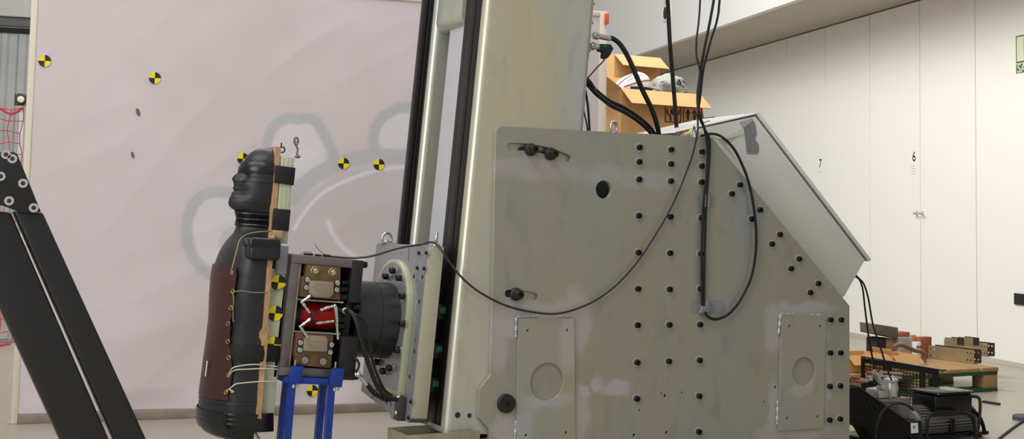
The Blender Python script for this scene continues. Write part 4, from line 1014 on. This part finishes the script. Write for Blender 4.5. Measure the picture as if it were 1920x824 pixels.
# ================================================================== CABINET behind the slope
M_cab = mat('light_grey_enamel', (222, 222, 214), .4, 0, (214, 215, 208), 3, .4)
YC = 4.32
P = [onY(*p, YC) for p in [(1265, 250), (1416, 217), (1622, 488), (1583, 557), (1480, 470), (1300, 330)]]
cb = thing('control_cabinet', 'light grey sloping control cabinet mounted behind the side plate', 'cabinet', W0, (P[3].x, YC+.2, P[3].z))
P[4] = Vector((C1[0], YC, C1[1]))-nxn*.004; P[5] = Vector((TR[0], YC, TR[1]))-nxn*.004
g = G(); g.prism(P, (0, .42, 0), .003); add('cabinet_body', g, M_cab, cb, ang=30)
g = G(); Q = [onY(*p, YC+.004) for p in [(1265, 247.5), (1421, 214), (1629, 488)]]; Q2 = [onY(*p, YC+.004) for p in [(1416.5, 217), (1622.5, 488)]]
g.prism([Q[1], Q[2], Q2[1], Q2[0]], (0, .412, 0)); add('gasket', g, mat('grey_gasket', (104, 104, 98), .7), cb, smooth=False)
g = G(); g.prism([onY(*p, YC-.003) for p in [(1419, 214.5), (1424, 211), (1634, 487), (1630, 491)]], (0, .426, 0), .0015); add('cabinet_lid', g, M_cab, cb, ang=30)
g = G(); g.prism([onY(*p, YC-.003) for p in [(1268, 246.8), (1423, 211), (1420, 214.5), (1266, 249)]], (0, .426, 0), .001); add('top_lip', g, M_cab, cb, ang=30)
g = G(); g.tube([onY(1268, 249.6, YC-.0005), onY(1416, 217, YC-.0005)], .0016, 5); add('lid_gap', g, M_dark, cb)
g = G(); pts = [(1388, 229), (1404, 224), (1410, 222), (1416, 232), (1419, 250), (1416, 262), (1423, 272), (1423, 284), (1419, 289), (1401, 288), (1399, 268), (1397, 252), (1396, 241), (1392, 236)]
g.prism([onY(*p, YC-.004) for p in pts], (0, .003, 0)); add('duct_tape', g, M_tape, cb, label='crumpled grey duct tape strip', smooth=False)
g = G(); g.prism([onY(*p, YC-.006) for p in [(1388, 229), (1410, 222), (1412, 227), (1394, 240)]], (0, .002, 0)); add('tape_fold', g, M_chrome, cb, smooth=False)
M_film = mat('clear_film', (214, 214, 210), .25, 0); M_film.node_tree.nodes['Principled BSDF'].inputs['Alpha'].default_value = .45
M_ygr = mat('yellow_green_tape', (206, 218, 130), .5)
g = G(); g.prism([onY(*p, YC-.006) for p in [(1352, 262), (1396, 240), (1380, 256), (1360, 272)]], (0, .001, 0)); g.prism([onY(*p, YC-.006) for p in [(1345, 258), (1360, 262), (1382, 300), (1375, 292)]], (0, .001, 0)); add('clear_film', g, M_film, cb, smooth=False)
g = G(); g.tube(spline([onY(*p, YC-.008) for p in [(1296, 252), (1325, 251), (1345, 259), (1362, 260), (1380, 255), (1394, 249)]], 6), .0026, 6); add('yellow_green_tape', g, M_ygr, cb)
g = G(); g.sphere(onY(1303, 250, YC-.02), .02, (1.8, .5, 1.0), 14); g.tube([onY(1282, 254, YC-.02), onY(1296, 249, YC-.02)], .006, 6); add('tape_lump', g, M_ygr, cb)
g = G(); g.tube([onY(1274, 252, YC-.022), onY(1286, 245.5, YC-.022)], lambda t: .005*(1-.5*t), 6); add('red_strip', g, mat('red_plastic', (206, 48, 40), .5), cb)
# ================================================================== CABLES
def pc(lst, Y=None): return [onY(p[0], p[1], p[2] if len(p) > 2 else Y) for p in lst]
def wc(name, label, pts, r, m=None, Y=4.13, cat='cable', group=None, seg=8):
    g = G(); g.tube(spline(pc(pts, Y), 8), r, seg); return add(name, g, m or M_rubber, None, label=label, cat=cat, group=group)
wc('signal_cable', 'long thin dark purple cable looping across the side plate to the head',
   [(1400, -1100), (1345, -400), (1317, -60), (1311, 30), (1306, 75), (1306, 105), (1312, 135), (1309, 180), (1308, 214, 4.12), (1308, 245, 4.118), (1300, 285, 4.122), (1288, 320), (1272, 360), (1250, 405), (1222, 452), (1190, 498), (1150, 540), (1105, 570), (1050, 588), (1000, 586), (950, 574), (905, 552, 4.12), (870, 525, 4.13), (845, 495, 4.145), (828, 470, 4.155), (816, 456.5, 4.19), (803, 455, 4.24), (790, 459, 4.25), (768, 462, 4.25), (740, 468, 4.27), (700, 480, 4.3), (670, 484, 4.33), (645, 483.5, 4.36), (612, 480.5, 4.38)], .0042, M_purple)
wc('hanging_cable', 'left thin black cable of the hanging bundle over the side plate', [(1460, -1100), (1390, -400), (1345, -50), (1333, 30), (1322, 85), (1314, 130), (1308, 180), (1311, 214), (1322, 246), (1327, 285), (1325, 330), (1319, 385), (1316, 470), (1316, 540), (1317, 574)], .0058, Y=4.134)
wc('hanging_cable', 'right thin black cable of the hanging bundle over the side plate', [(1490, -1100), (1410, -400), (1356, -50), (1346, 30), (1333, 75), (1319, 130), (1313, 180), (1310, 214), (1320, 240), (1330, 262), (1330, 300), (1324, 385), (1321.5, 470), (1320.5, 540), (1320, 574)], .005, Y=4.132)
wc('hanging_cable', 'thick single black cable hanging behind the side plate near the cartons', [(1240, -1100), (1244, -400), (1250, -60), (1253, 20), (1256, 80), (1260, 130), (1265, 190), (1270, 262)], .0095, Y=4.55)
wc('looped_cable', 'black cable leaving the lifting ring and looping down to the lower tape', [(1304, 263, 4.20), (1318, 254, 4.17), (1335, 251, 4.14), (1352, 256, 4.128), (1370, 272), (1385, 295), (1403, 340), (1414, 395), (1418, 455), (1410, 515), (1390, 560), (1368, 588), (1345, 599), (1330, 596), (1321, 586)], .0058)
for pts, P2 in (([(1304, 364), (1340, 366), (1340, 389), (1306, 387)], [(1316, 364), (1327, 364), (1327, 389), (1316, 389)]), ([(1296, 563), (1359, 565), (1358, 588), (1296, 586)], [(1316, 563), (1324, 563), (1330, 584), (1308, 588)])):
    g = G(); g.prism([onY(*p, 4.1495) for p in pts], (0, -.0012, 0)); g.prism([onY(*p, 4.1475) for p in P2], (0, -.018, 0), .003)
    add('duct_tape', g, M_tape, base, label='grey duct tape strip holding cables')
g = G(); g.torus(onY(1308, 216, 4.122), (.1, 0, 1), .017, .003, 20, 6)
for a, b in (((1312, 223), (1341, 219.5)), ((1313, 232), (1331, 226.5)), ((1311, 218), (1334, 203))): g.cyl(onY(*a, 4.12), onY(*b, 4.10), .0018, 6) if b != (1334, 203) else None
add('cable_tie', g, M_blackpl, None, label='black cable tie binding the hanging bundle above the ring', cat='cable tie')
# hoses at the rear of the column
def fitc(name, pts, Y, r, lab, cat, m=M_chrome):
    P = pc(pts, Y); g = G(); d = P[1]-P[0]
    g.cyl(P[0], P[1], r, 12); g.cyl(P[0]+d*.05, P[0]+d*.3, r*1.5, 6); g.cyl(P[0]+d*.45, P[0]+d*.95, r*1.15, 16); return add(name, g, m, None, label=lab, cat=cat)
fitc('hose_fitting', [(1112, 66), (1144, 72)], 4.192, .010, 'upper silver hose fitting on the rear of the column', 'hose fitting')
wc('hydraulic_hose', 'thick black hose arching from the upper column fitting down behind the plate', [(1143, 71), (1152, 74), (1165, 86), (1180, 112), (1192, 140), (1205, 170, 4.2), (1222, 205, 4.22), (1232, 235, 4.24), (1237, 265, 4.26)], .0105, Y=4.192, cat='hose')
fitc('hose_fitting', [(1108, 86), (1128, 89)], 4.192, .0105, 'lower silver fitting carrying a black elbow plug', 'hose fitting')
g = G(); P = [onY(*p, 4.175) for p in [(1126, 82), (1146, 83), (1151, 91), (1144, 104), (1139, 110), (1133, 108), (1134, 97), (1126, 95)]]
g.prism(P, (0, .035, 0), .003); pg = add('elbow_plug', g, M_blackpl, None, label='black elbow plug with green mark at the rear of the column', cat='plug')
g = G(); g.prism([onY(*p, 4.1745) for p in [(1131, 84), (1138, 84.5), (1138, 88.5), (1131, 88)]], (0, -.001, 0)); add('green_mark', g, M_green, pg, smooth=False)
wc('thin_cable', 'thin black cable running from the elbow plug to the column', [(1136, 106), (1130, 116), (1118, 128), (1108, 140), (1098, 150)], .0028, Y=4.195)
wc('hydraulic_hose', 'upper of two black hoses sagging from the column behind the plate', [(1092, 140, 4.19), (1104, 152, 4.195), (1110, 160, 4.21), (1118, 170), (1142, 189), (1170, 202), (1200, 222), (1222, 243), (1232, 262)], .0085, Y=4.27, cat='hose')
wc('hydraulic_hose', 'lower of two black hoses sagging from the column behind the plate', [(1090, 148, 4.21), (1103, 160, 4.215), (1110, 168, 4.22), (1120, 178), (1146, 198), (1176, 213), (1204, 233), (1222, 252), (1228, 264)], .0085, Y=4.245, cat='hose')
wc('thin_cable', 'black cable dropping beside the column in front of the pink banner', [(1094, 150), (1101, 190), (1104, 220), (1106, 262)], .005, Y=4.20)
wc('thin_cable', 'second thinner black cable dropping close beside the column', [(1090, 185), (1096, 215), (1100, 232), (1103, 262)], .0032, Y=4.215)
g = G()
for (px, py) in [(1118, 8), (1117, 44), (1110, 96)]:
    v = T.Y(px, py, .05); g.cyl((XB-.001, .05, v.z), (XB+.008, .05, v.z), .006, 6)
add('rear_bolt', g, M_chrome, col, T)
# thin cables from the cabinet to the compressor
wc('thin_cable', 'left thin black cable hanging from the grey cabinet to the compressor', [(1602, 518, 4.40), (1612, 526, 4.40), (1618, 545), (1622, 580), (1630, 640), (1641, 694), (1656, 745), (1668, 775), (1676, 800), (1681, 828)], .0042, Y=4.40)
wc('thin_cable', 'right thin black cable hanging from the grey cabinet to the compressor', [(1604, 516, 4.385), (1612, 524), (1620, 534), (1628, 560), (1637, 610), (1650, 650), (1668, 705), (1690, 752), (1712, 787), (1726, 810), (1735, 830)], .0042, Y=4.385)
# ================================================================== AIR COMPRESSOR
M_cb = mat('black_enamel', (11, 11, 12), .25, 0, spec=.35)
M_cm = mat('black_mesh_guard', (12, 11, 11), .5, 0, spec=.25)
nt = M_cm.node_tree; N = nt.nodes; L = nt.links
vr = N.new('ShaderNodeTexVoronoi'); vr.inputs['Scale'].default_value = 130; vr.inputs['Randomness'].default_value = .1
gg = N.new('ShaderNodeNewGeometry'); L.new(gg.outputs['Position'], vr.inputs['Vector']); bpn = N.new('ShaderNodeBump'); bpn.inputs['Strength'].default_value = 1; bpn.inputs['Distance'].default_value = .004
L.new(vr.outputs['Distance'], bpn.inputs['Height']); L.new(bpn.outputs[0], N['Principled BSDF'].inputs['Normal'])
M_alu = mat('cast_aluminium', (196, 194, 190), .3, .6)
M_fin = mat('grey_fins', (140, 138, 132), .4, .4)
YK = 4.275
cp = thing('air_compressor', 'black air compressor with mesh belt guard, finned motor and black control box', 'compressor', W0, (4.45, 4.5, 0))
def K(px, py, Y=YK): return onY(px, py, Y)
def zc0(p): return Vector((p.x, p.y, max(p.z, .02)))
g = G(); P = [zc0(K(*p)) for p in [(1588, 727), (1612, 728), (1705, 793), (1705, 835), (1642, 835), (1627, 806), (1590, 790)]]
g.prism(P, (0, .10, 0), .003); gd = add('belt_guard', g, M_cm, cp)
g = G(); g.tube([K(1612, 728, YK-.001), K(1705, 793, YK-.001)], .0018, 6); g.prism([K(1612, 727.5), K(1706, 793), K(1706, 793)+Vector((.004, .10, 0)), K(1612, 727.5)+Vector((.004, .10, 0))], (0, 0, .003)); add('guard_edge', g, mat('dark_grey_edge', (70, 68, 64), .35, .5), gd)
g = G()
for i in range(13):
    for j in range(10):
        px, py = 1596+i*8.3+(j % 2)*4, 738+j*7.6
        if py > 730+(px-1612)*.7+6 and (py < 788 or px > 1632) and px < 1702 and py < 822:
            v = K(px, py, YK-.0005); g.lathe([(.0035, 0), (.003, .001)], (v.x, v.y, v.z), (0, -1, 0), 6)
add('guard_perforation', g, mat('guard_dots', (48, 44, 40), .4, .2), gd)
g = G(); P = [zc0(K(*p)) for p in [(1705.5, 793), (1728, 790), (1730, 835), (1705.5, 835)]]; g.prism(P, (0, .09, 0), .002); ge = add('guard_end', g, M_cb, cp)
g = G(); g.prism([K(*p, YK-.0015) for p in [(1708, 794.5), (1721, 793.5), (1722, 812), (1708.5, 813.5)]], (0, .001, 0)); lbm = add('white_label', g, M_white, ge, smooth=False)
v = K(1714, 803, YK-.0022); 
add('label_number', G().merge(text_mesh('97', .026, .0004, .55), None), M_blk, lbm, FM(Matrix.Translation(v) @ Matrix.Rotation(R(-4), 4, 'Y')), smooth=False)
# control box: near corner at (1755, 738)
c = K(1755, 738, YK-.0)
g = G(); g.box(c.x, c.x+.245, c.y, c.y+.175, c.z-.012, c.z, .005); g.box(c.x+.005, c.x+.24, c.y+.005, c.y+.165, c.z-.105, c.z-.0125, .012, seg=3); bx_ = add('control_box', g, M_cb, cp)
g = G(); g.box(c.x+.10, c.x+.21, c.y+.02, c.y+.13, c.z+.0002, c.z+.002, .0008); add('lid_panel', g, mat('grey_gloss_panel', (96, 97, 98), .2), bx_)
g = G()
for dx, dy_ in ((.012, .0), (.222, .0)): g.cyl((c.x+dx, c.y-.002, c.z-.004), (c.x+dx, c.y-.004, c.z-.004), .004, 10)
g.cyl((c.x+.222, c.y+.03, c.z-.03), (c.x+.25, c.y+.03, c.z-.03), .012, 12); add('cable_gland', g, M_fin, bx_)
g = G(); g.tube(spline([Vector((c.x+.245, c.y+.03, c.z-.03)), K(1836, 748), K(1837, 780), K(1834, 805), K(1826, 835)], 8), .0075, 8); add('power_lead', g, M_rubber, cp)
# motor
mc = K(1783, 815, YK+.03); ax0 = K(1722, 815, YK+.03).x; ax1 = K(1842, 815, YK+.03).x; mr = .062; mz = max(mc.z+.0, .085)
g = G(); g.lathe([(.03, 0), (mr-.012, .006), (mr-.006, .02), (mr-.006, ax1-ax0-.03), (mr-.014, ax1-ax0-.01), (.02, ax1-ax0)], (ax0, mc.y+.06, mz), (1, 0, 0), 40)
for k in range(30):
    a_ = 2*math.pi*k/30; ca, sa = math.cos(a_), math.sin(a_); M_ = Matrix.Translation((0, mc.y+.06, mz)) @ Matrix.Rotation(a_, 4, 'X')
    g.box(ax0+.02, ax1-.035, -.0016, .0016, mr-.010, mr+.012, 0, M_)
mo = add('finned_motor', g, M_fin, cp, ang=30)
g = G(); g.box(mc.x-.02, mc.x+.012, mc.y-.016, mc.y-.006, mz-.05, mz+.012, .002); add('terminal_plate', g, M_cb, mo)
g = G(); P = [K(*p, YK-.045) for p in [(1738, 840), (1738, 800), (1741, 783), (1752, 777), (1780, 775), (1810, 776), (1822, 782), (1828, 800), (1829, 840)]]
g.tube(spline([zc0(p) for p in P], 8), .0085, 10); g.tube(spline([zc0(K(*p, YK+.02)) for p in [(1822, 768), (1838, 785), (1846, 810), (1844, 840)]], 8), .009, 10); add('roll_bar', g, M_cb, cp)
g = G(); g.box(3.97, 4.70, 4.29, 4.52, .012, .03, .004); add('base_plate', g, M_cb, cp)
for x_, y_ in ((4.0, 4.32), (4.66, 4.32), (4.0, 4.49), (4.66, 4.49)):
    g = G(); g.lathe([(.02, 0), (.016, .0115)], (x_, y_, 0), (0, 0, 1), 16); add('rubber_foot', g, M_rubber, cp)
# pump head with silver filter
yp = 4.41
v0, v1 = K(1670, 745, yp), K(1670, 706, yp)
g = G(); h = v1.z-v0.z; g.lathe([(.024, 0), (.034, .004), (.034, h*.55), (.031, h*.6), (.031, h*.72), (.034, h*.76), (.034, h*.86), (.020, h*.95), (.019, h)], v0, (0, 0, 1), 32); pm = add('silver_filter', g, M_alu, cp)
g = G(); g.box(v0.x-.12, v0.x+.075, yp-.045, yp+.06, .031, v0.z-.0005, .004)
for k in range(6): g.box(v0.x-.10, v0.x+.0, yp-.06, yp+.06, v0.z-.008-k*.011-.004, v0.z-.008-k*.011, .001)
add('pump_block', g, M_fin, cp)
g = G(); g.box(v0.x-.11, v0.x-.045, yp-.04, yp+.05, v0.z+.001, v0.z+.042, .008)
for k in range(5): g.box(v0.x-.05, v0.x-.0365, yp-.05, yp+.055, v0.z+.002+k*.009, v0.z+.006+k*.009, .001)
add('pump_head', g, M_alu, cp)
g = G(); g.cyl(K(1637, 698, yp-.02), K(1655, 722, yp-.02), .012, 14); g.cyl(K(1640, 694, yp-.03), K(1650, 718, yp-.03), .006, 10); g.box(v0.x-.10, v0.x-.06, yp-.05, yp-.01, v0.z+.043, v0.z+.06, .004); g.cyl(K(1645, 704, yp+.03), K(1690, 710, yp+.03), .006, 10); g.cyl(K(1650, 698, yp+.05), K(1692, 702, yp+.05), .005, 10); add('outlet_pipe', g, M_alu, cp)
g = G(); a = K(1630, 704, yp-.03); g.lathe([(.013, 0), (.013, .012), (.011, .015)], (a.x, a.y, a.z), (0, 0, 1), 20); kn = add('red_knob', g, mat('red_plastic_knob', (200, 50, 38), .4), cp)
g = G(); g.lathe([(.016, 0), (.017, .02), (.013, .024)], (a.x, a.y, a.z-.0245), (0, 0, 1), 20); g.cyl(K(1598, 712, yp-.03), K(1626, 715, yp-.03), .010, 14); g.cyl(K(1596, 720, yp-.04), K(1612, 721, yp-.04), .008, 12); add('air_fitting', g, M_alu, cp)
g = G(); g.cyl(K(1598, 709.5, yp-.05), K(1611, 710.5, yp-.05), .006, 12); g.cyl(K(1606, 717, yp-.06), K(1618, 718, yp-.06), .004, 10); add('red_collar', g, mat('red_collar', (206, 60, 44), .4), cp)
g = G(); g.tube(spline([zc0(p) for p in pc([(1641, 835), (1643, 805), (1650, 780), (1664, 764), (1682, 757), (1700, 760), (1712, 770)], YK-.03)], 8), .0062, 8); add('hose_loop', g, M_rubber, cp)
# sheet cage behind
n_ = K(1752, 693, 4.62); X_ = n_.x; fa = hit(1614, 676, (X_, 0, 0), (1, 0, 0)); yN, yF = 4.62, fa.y
cz1 = n_.z
cg = thing('sheet_cage', 'black slotted sheet metal cage with raised dark lid behind the compressor', 'metal cage', W0, (X_+.15, (yN+yF)/2, 0))
g = G()
def slotted(x0, x1, y0, y1, z0, z1, axis):
    # sheet with real slots: frame + vertical and horizontal bars
    if axis == 'x':
        L_ = y1-y0; g.box(x0, x1, y0, y1, z1-.025, z1); g.box(x0, x1, y0, y1, z0, z0+.04); k = y0
        regions = [(y0+.10, y0+.30), (y0+.36, y1-.02)]
        solid = [(y0, y0+.012), (y0+.30, y0+.36), (y1-.02, y1)]
        for a, b in solid+[(y0+.065, y0+.10)]: g.box(x0, x1, a, b, z0+.04, z1-.025)
        for a, b in [(y0+.012, y0+.065)]+regions:
            n__ = max(1, int((b-a)/.022)); m__ = max(1, int((z1-z0-.065)/.016))
            for i in range(n__+1): yy = a+(b-a)*i/n__; g.box(x0, x1, yy-.0022, yy+.0022, z0+.04, z1-.025)
            for j in range(m__+1): zz = z0+.04+(z1-z0-.065)*j/m__; g.box(x0+.0002, x1-.0002, a, b, zz-.0022, zz+.0022)
slotted(X_, X_+.002, yN, yF, .002, cz1, 'x')
g.box(X_+.002, X_+.03, yN, yN+.002, .002, cz1); g.box(X_+.002, X_+.03, yF-.002, yF, .002, cz1)
add('cage_side', g, M_cb, cg, smooth=False)
A = hit(1766, 694, (X_-.03, 0, 0), (1, 0, 0)); B = hit(1613, 668, (X_-.03, 0, 0), (1, 0, 0))
g = G(); g.prism([A, B, B+Vector((.03, 0, .0)), A+Vector((.03, 0, .0))], (0, 0, -.006)); add('cage_lid', g, M_cb, cg, smooth=False)
g = G(); g.prism([(X_, yN+.15, cz1+.0005), (X_+.05, yN+.15, cz1+.0005), (X_+.05, yF-.05, cz1+.0005), (X_, yF-.05, cz1+.0005)], (0, 0, .002)); add('pale_strip', g, mat('pale_strip', (196, 192, 160), .5), cg)
# ================================================================== PALLET AND STEEL BRACKETS
M_pal = mat('pallet_pine', (186, 152, 102), .75, 0, (150, 116, 72), 9, .3, stretch=(6, .8, 6)); M_palg = mat('pallet_green', (38, 92, 62), .7, 0, (30, 70, 50), 20, .4)
XR, YFp, ZTp = 6.06, 5.46, .144
pl = thing('wooden_pallet', 'wooden pallet with green painted edge boards carrying steel brackets', 'pallet', W0, (5.46, 5.9, 0))
x = XR-1.2; w_ = .142
for k in range(8):
    xx = XR-1.2+k*.1515; g = G(); g.box(xx, xx+w_, YFp-.004*(k % 3), YFp+.80, .122, ZTp+.001*(k % 2), .003); add('deck_board', g, M_pal, pl)
for yy in (YFp, YFp+.35, YFp+.70):
    g = G(); g.box(XR-1.2, XR, yy+.002, yy+.098, .1005, .1218, .002); add('stringer_board', g, M_palg, pl)
    g = G(); g.box(XR-1.2, XR, yy+.002, yy+.098, 0, .0215, .002); add('bottom_board', g, M_palg, pl)
    for xx in (XR-1.2, XR-.68, XR-.115):
        g = G(); g.box(xx, xx+.115, yy+.004, yy+.096, .0218, .1002, .002); add('block', g, M_pal, pl)
M_gs = mat('galvanised_bracket', (184, 162, 122), .4, .4, (140, 124, 98), 10, .4); M_gs_shade = mat('shaded_bracket', (70, 62, 58), .4, .5)
def channel(name, label, p0, p1, h, w, z, holes=True, m=M_gs, grp='steel brackets on the pallet'):
    a = onZ(*p0, z); b = onZ(*p1, z); d = (b-a); Ld = d.length; yaw = math.atan2(d.y, d.x)
    fm = FM(Matrix.Translation((a.x, a.y, z)) @ Matrix.Rotation(yaw, 4, 'Z'))
    hs = []
    if holes:
        for e in ((.02, .045) if Ld > .15 else (.02,)):
            for zz in (.25, .75): hs += [circ(e, h*zz, .006, 10), circ(Ld-e, h*zz, .006, 10)]
    t = tag(bpy.data.objects.new(name, None), label, 'bracket', grp); COL.objects.link(t); WM[t] = fm.M.copy(); t.matrix_basis = WM[t]
    o_ = [(0, 0), (Ld, 0), (Ld, h), (0, h)]
    g = G(); g.merge(flat_mesh(o_, hs, .004)); add('side_web', g, m, t, fm, smooth=False)
    g = G(); g.merge(flat_mesh(o_, hs, .004), Matrix.Translation((0, w-.004, 0))); add('side_web', g, M_gs_shade, t, fm, smooth=False)  # far web in a darker copy: shade inside the channel put into its colour
    g = G(); g.box(0, Ld, .0042, w-.0042, 0, .004); add('bottom_web', g, m, t, fm, smooth=False)
channel('steel_channel', 'longest steel channel, nearest on the pallet with punched ends', (1740, 673), (1826, 683.5), .086, .08, .1455)
channel('steel_channel', 'steel channel with punched ends at the right rear of the pallet', (1770, 660), (1851, 670), .088, .08, .1455)
channel('steel_channel', 'short steel channel piece lying upon the rear channel', (1797, 648), (1824, 651), .055, .07, .2338, False)
channel('steel_channel', 'small punched bracket left of the short channel piece', (1772, 647.5), (1794, 650), .05, .07, .2338)
# odds and ends on the left of the pallet
def slabpx(name, label, cat, px0, px1, pyt, pyb, Y, dep, m, base_z=None, group=None, bev=.002):
    a = onY(px0, pyt, Y); b = onY(px1, pyb, Y); z0 = b.z if base_z is None else base_z
    g = G(); g.box(a.x, b.x, Y, Y+dep, z0, a.z, bev); return add(name, g, m, None, label=label, cat=cat, group=group)
Yq = 5.95
s1 = slabpx('steel_block', 'grey steel column block supporting the flat plate on the pallet', 'steel block', 1662, 1684, 636, 650, Yq, .10, M_gs, ZTp+.002)
zt3 = onY(1662, 636, Yq).z
a = onY(1642, 627, Yq-.03)
g = G(); P = [onY(1641, 609, Yq-.03), onY(1684, 616, Yq-.03), onY(1684, 636.5, Yq-.03), onY(1642, 627.5, Yq-.03)]; dz = zt3+.003-P[2].z; P = [p+Vector((0, 0, dz)) for p in P]
g.prism(P, (0, .14, 0), .002); add('steel_plate', g, mat('weathered_steel', (126, 116, 104), .6, .2, (96, 88, 78), 14, .4, stretch=(1, 1, 4)), None, label='weathered flat steel plate tilted on top of the parts heap', cat='steel plate')
slabpx('dark_bearing', 'dark bearing housing under the left end of the tilted plate', 'bearing', 1644, 1661, 634, 652, Yq, .10, M_dark, ZTp+.002, bev=.01)
slabpx('carton_piece', 'small orange brown carton right of the tilted plate', 'carton', 1686, 1706, 624, 645, Yq+.02, .09, mat('orange_brown', (164, 92, 56), .7), ZTp+.002)
slabpx('steel_bar', 'pale machined bar lying before the orange brown carton', 'steel bar', 1684, 1710, 634, 640, Yq-.03, .045, M_alu, ZTp+.002)
slabpx('carton_piece', 'tan carton piece standing between orange carton and white can', 'carton', 1708, 1718, 629, 645, Yq+.05, .08, M_card, ZTp+.002)
slabpx('wood_offcut', 'reddish brown wood offcut standing right of the white can', 'wood offcut', 1726, 1747, 633, 652, Yq-.0, .05, mat('reddish_wood', (160, 96, 62), .7), ZTp+.002)
a = onY(1718.5, 642, Yq-.12); 
g = G(); g.lathe([(.026, 0), (.0275, .003), (.0275, a.z-ZTp-.006), (.026, a.z-ZTp-.002)], (a.x, a.y, ZTp+.002), (0, 0, 1), 28); cn = add('white_can', g, M_cap, None, label='small white can with dark lettering on the pallet', cat='can')
g = G()
for k in range(5): g.box(a.x-.021+k*.0085, a.x-.021+k*.0085+.006, a.y-.0288+abs(k-2)*.0022, a.y-.0262+abs(k-2)*.0022, a.z-.034, a.z-.022)
add('can_lettering', g, M_blk, cn, smooth=False)
g = G(); g.tube(spline(pc([(1674, 652), (1684, 648), (1694, 648), (1704, 653), (1716, 658), (1728, 660), (1734, 666), (1733, 676), (1731, 683)], 5.72), 8), .0135, 12)
add('brown_hose', g, mat('brown_hose', (132, 96, 80), .5), None, label='thick brown hose bent over the cartons on the pallet', cat='hose')
def openbox(px0, px1, pyt, Y, dep, label, x0=None):
    a = onY(px0, pyt, Y); b = onY(px1, pyt, Y); zt = a.z; x0 = a.x; x1 = b.x
    carton('cardboard_box', label, x0, x1, Y, Y+dep, ZTp+.002, zt, [((x0, Y, zt), (x1, Y, zt), (.015, -.04, -.05)), ((x0, Y, zt), (x0, Y+dep, zt), (-.012, 0, .035)), ((x1, Y, zt), (x1, Y+dep, zt), (.012, 0, -.05)), ((x0, Y+dep, zt), (x1, Y+dep, zt), (0, .04, -.02))])
openbox(1590, 1664, 668, 5.52, .20, 'open cardboard box at the left end of the pallet behind the compressor')
openbox(1674, 1722, 668, 5.50, .16, 'small open cardboard box before the brown hose on the pallet')
# ================================================================== FLOOR ITEMS
a = onZ(1841, 756, 0); b = onZ(1872, 761, 0); d = (b-a).normalized(); n_ = Vector((-d.y, d.x, 0))*.022
g = G(); g.prism([a+Vector((0, 0, .001)), b+Vector((0, 0, .001)), b+n_+Vector((0, 0, .001)), a+n_+Vector((0, 0, .001))], (0, 0, .012), .002); add('flat_bar', g, M_dark, None, label='short dark flat bar lying on the open floor', cat='bar')
a = onZ(1922, 788, 0); g = G(); g.lathe([(.062, .001), (.062, .018), (.055, .024)], (a.x, a.y, 0), (0, 0, 1), 32); add('round_foot', g, mat('grey_rubber', (74, 70, 72), .6), None, label='round dark grey foot on the floor at the right edge', cat='stand foot')
g = G(); P = [onZ(px, py, .006) for px, py in [(1925, 786), (1912, 794), (1895, 806), (1872, 824), (1850, 845)]]; g.tube(spline(P, 8), .0055, 8); add('floor_cable', g, M_rubber, None, label='black cable crossing the floor at the lower right corner', cat='cable')
print('SCENE OK', len(bpy.data.objects))
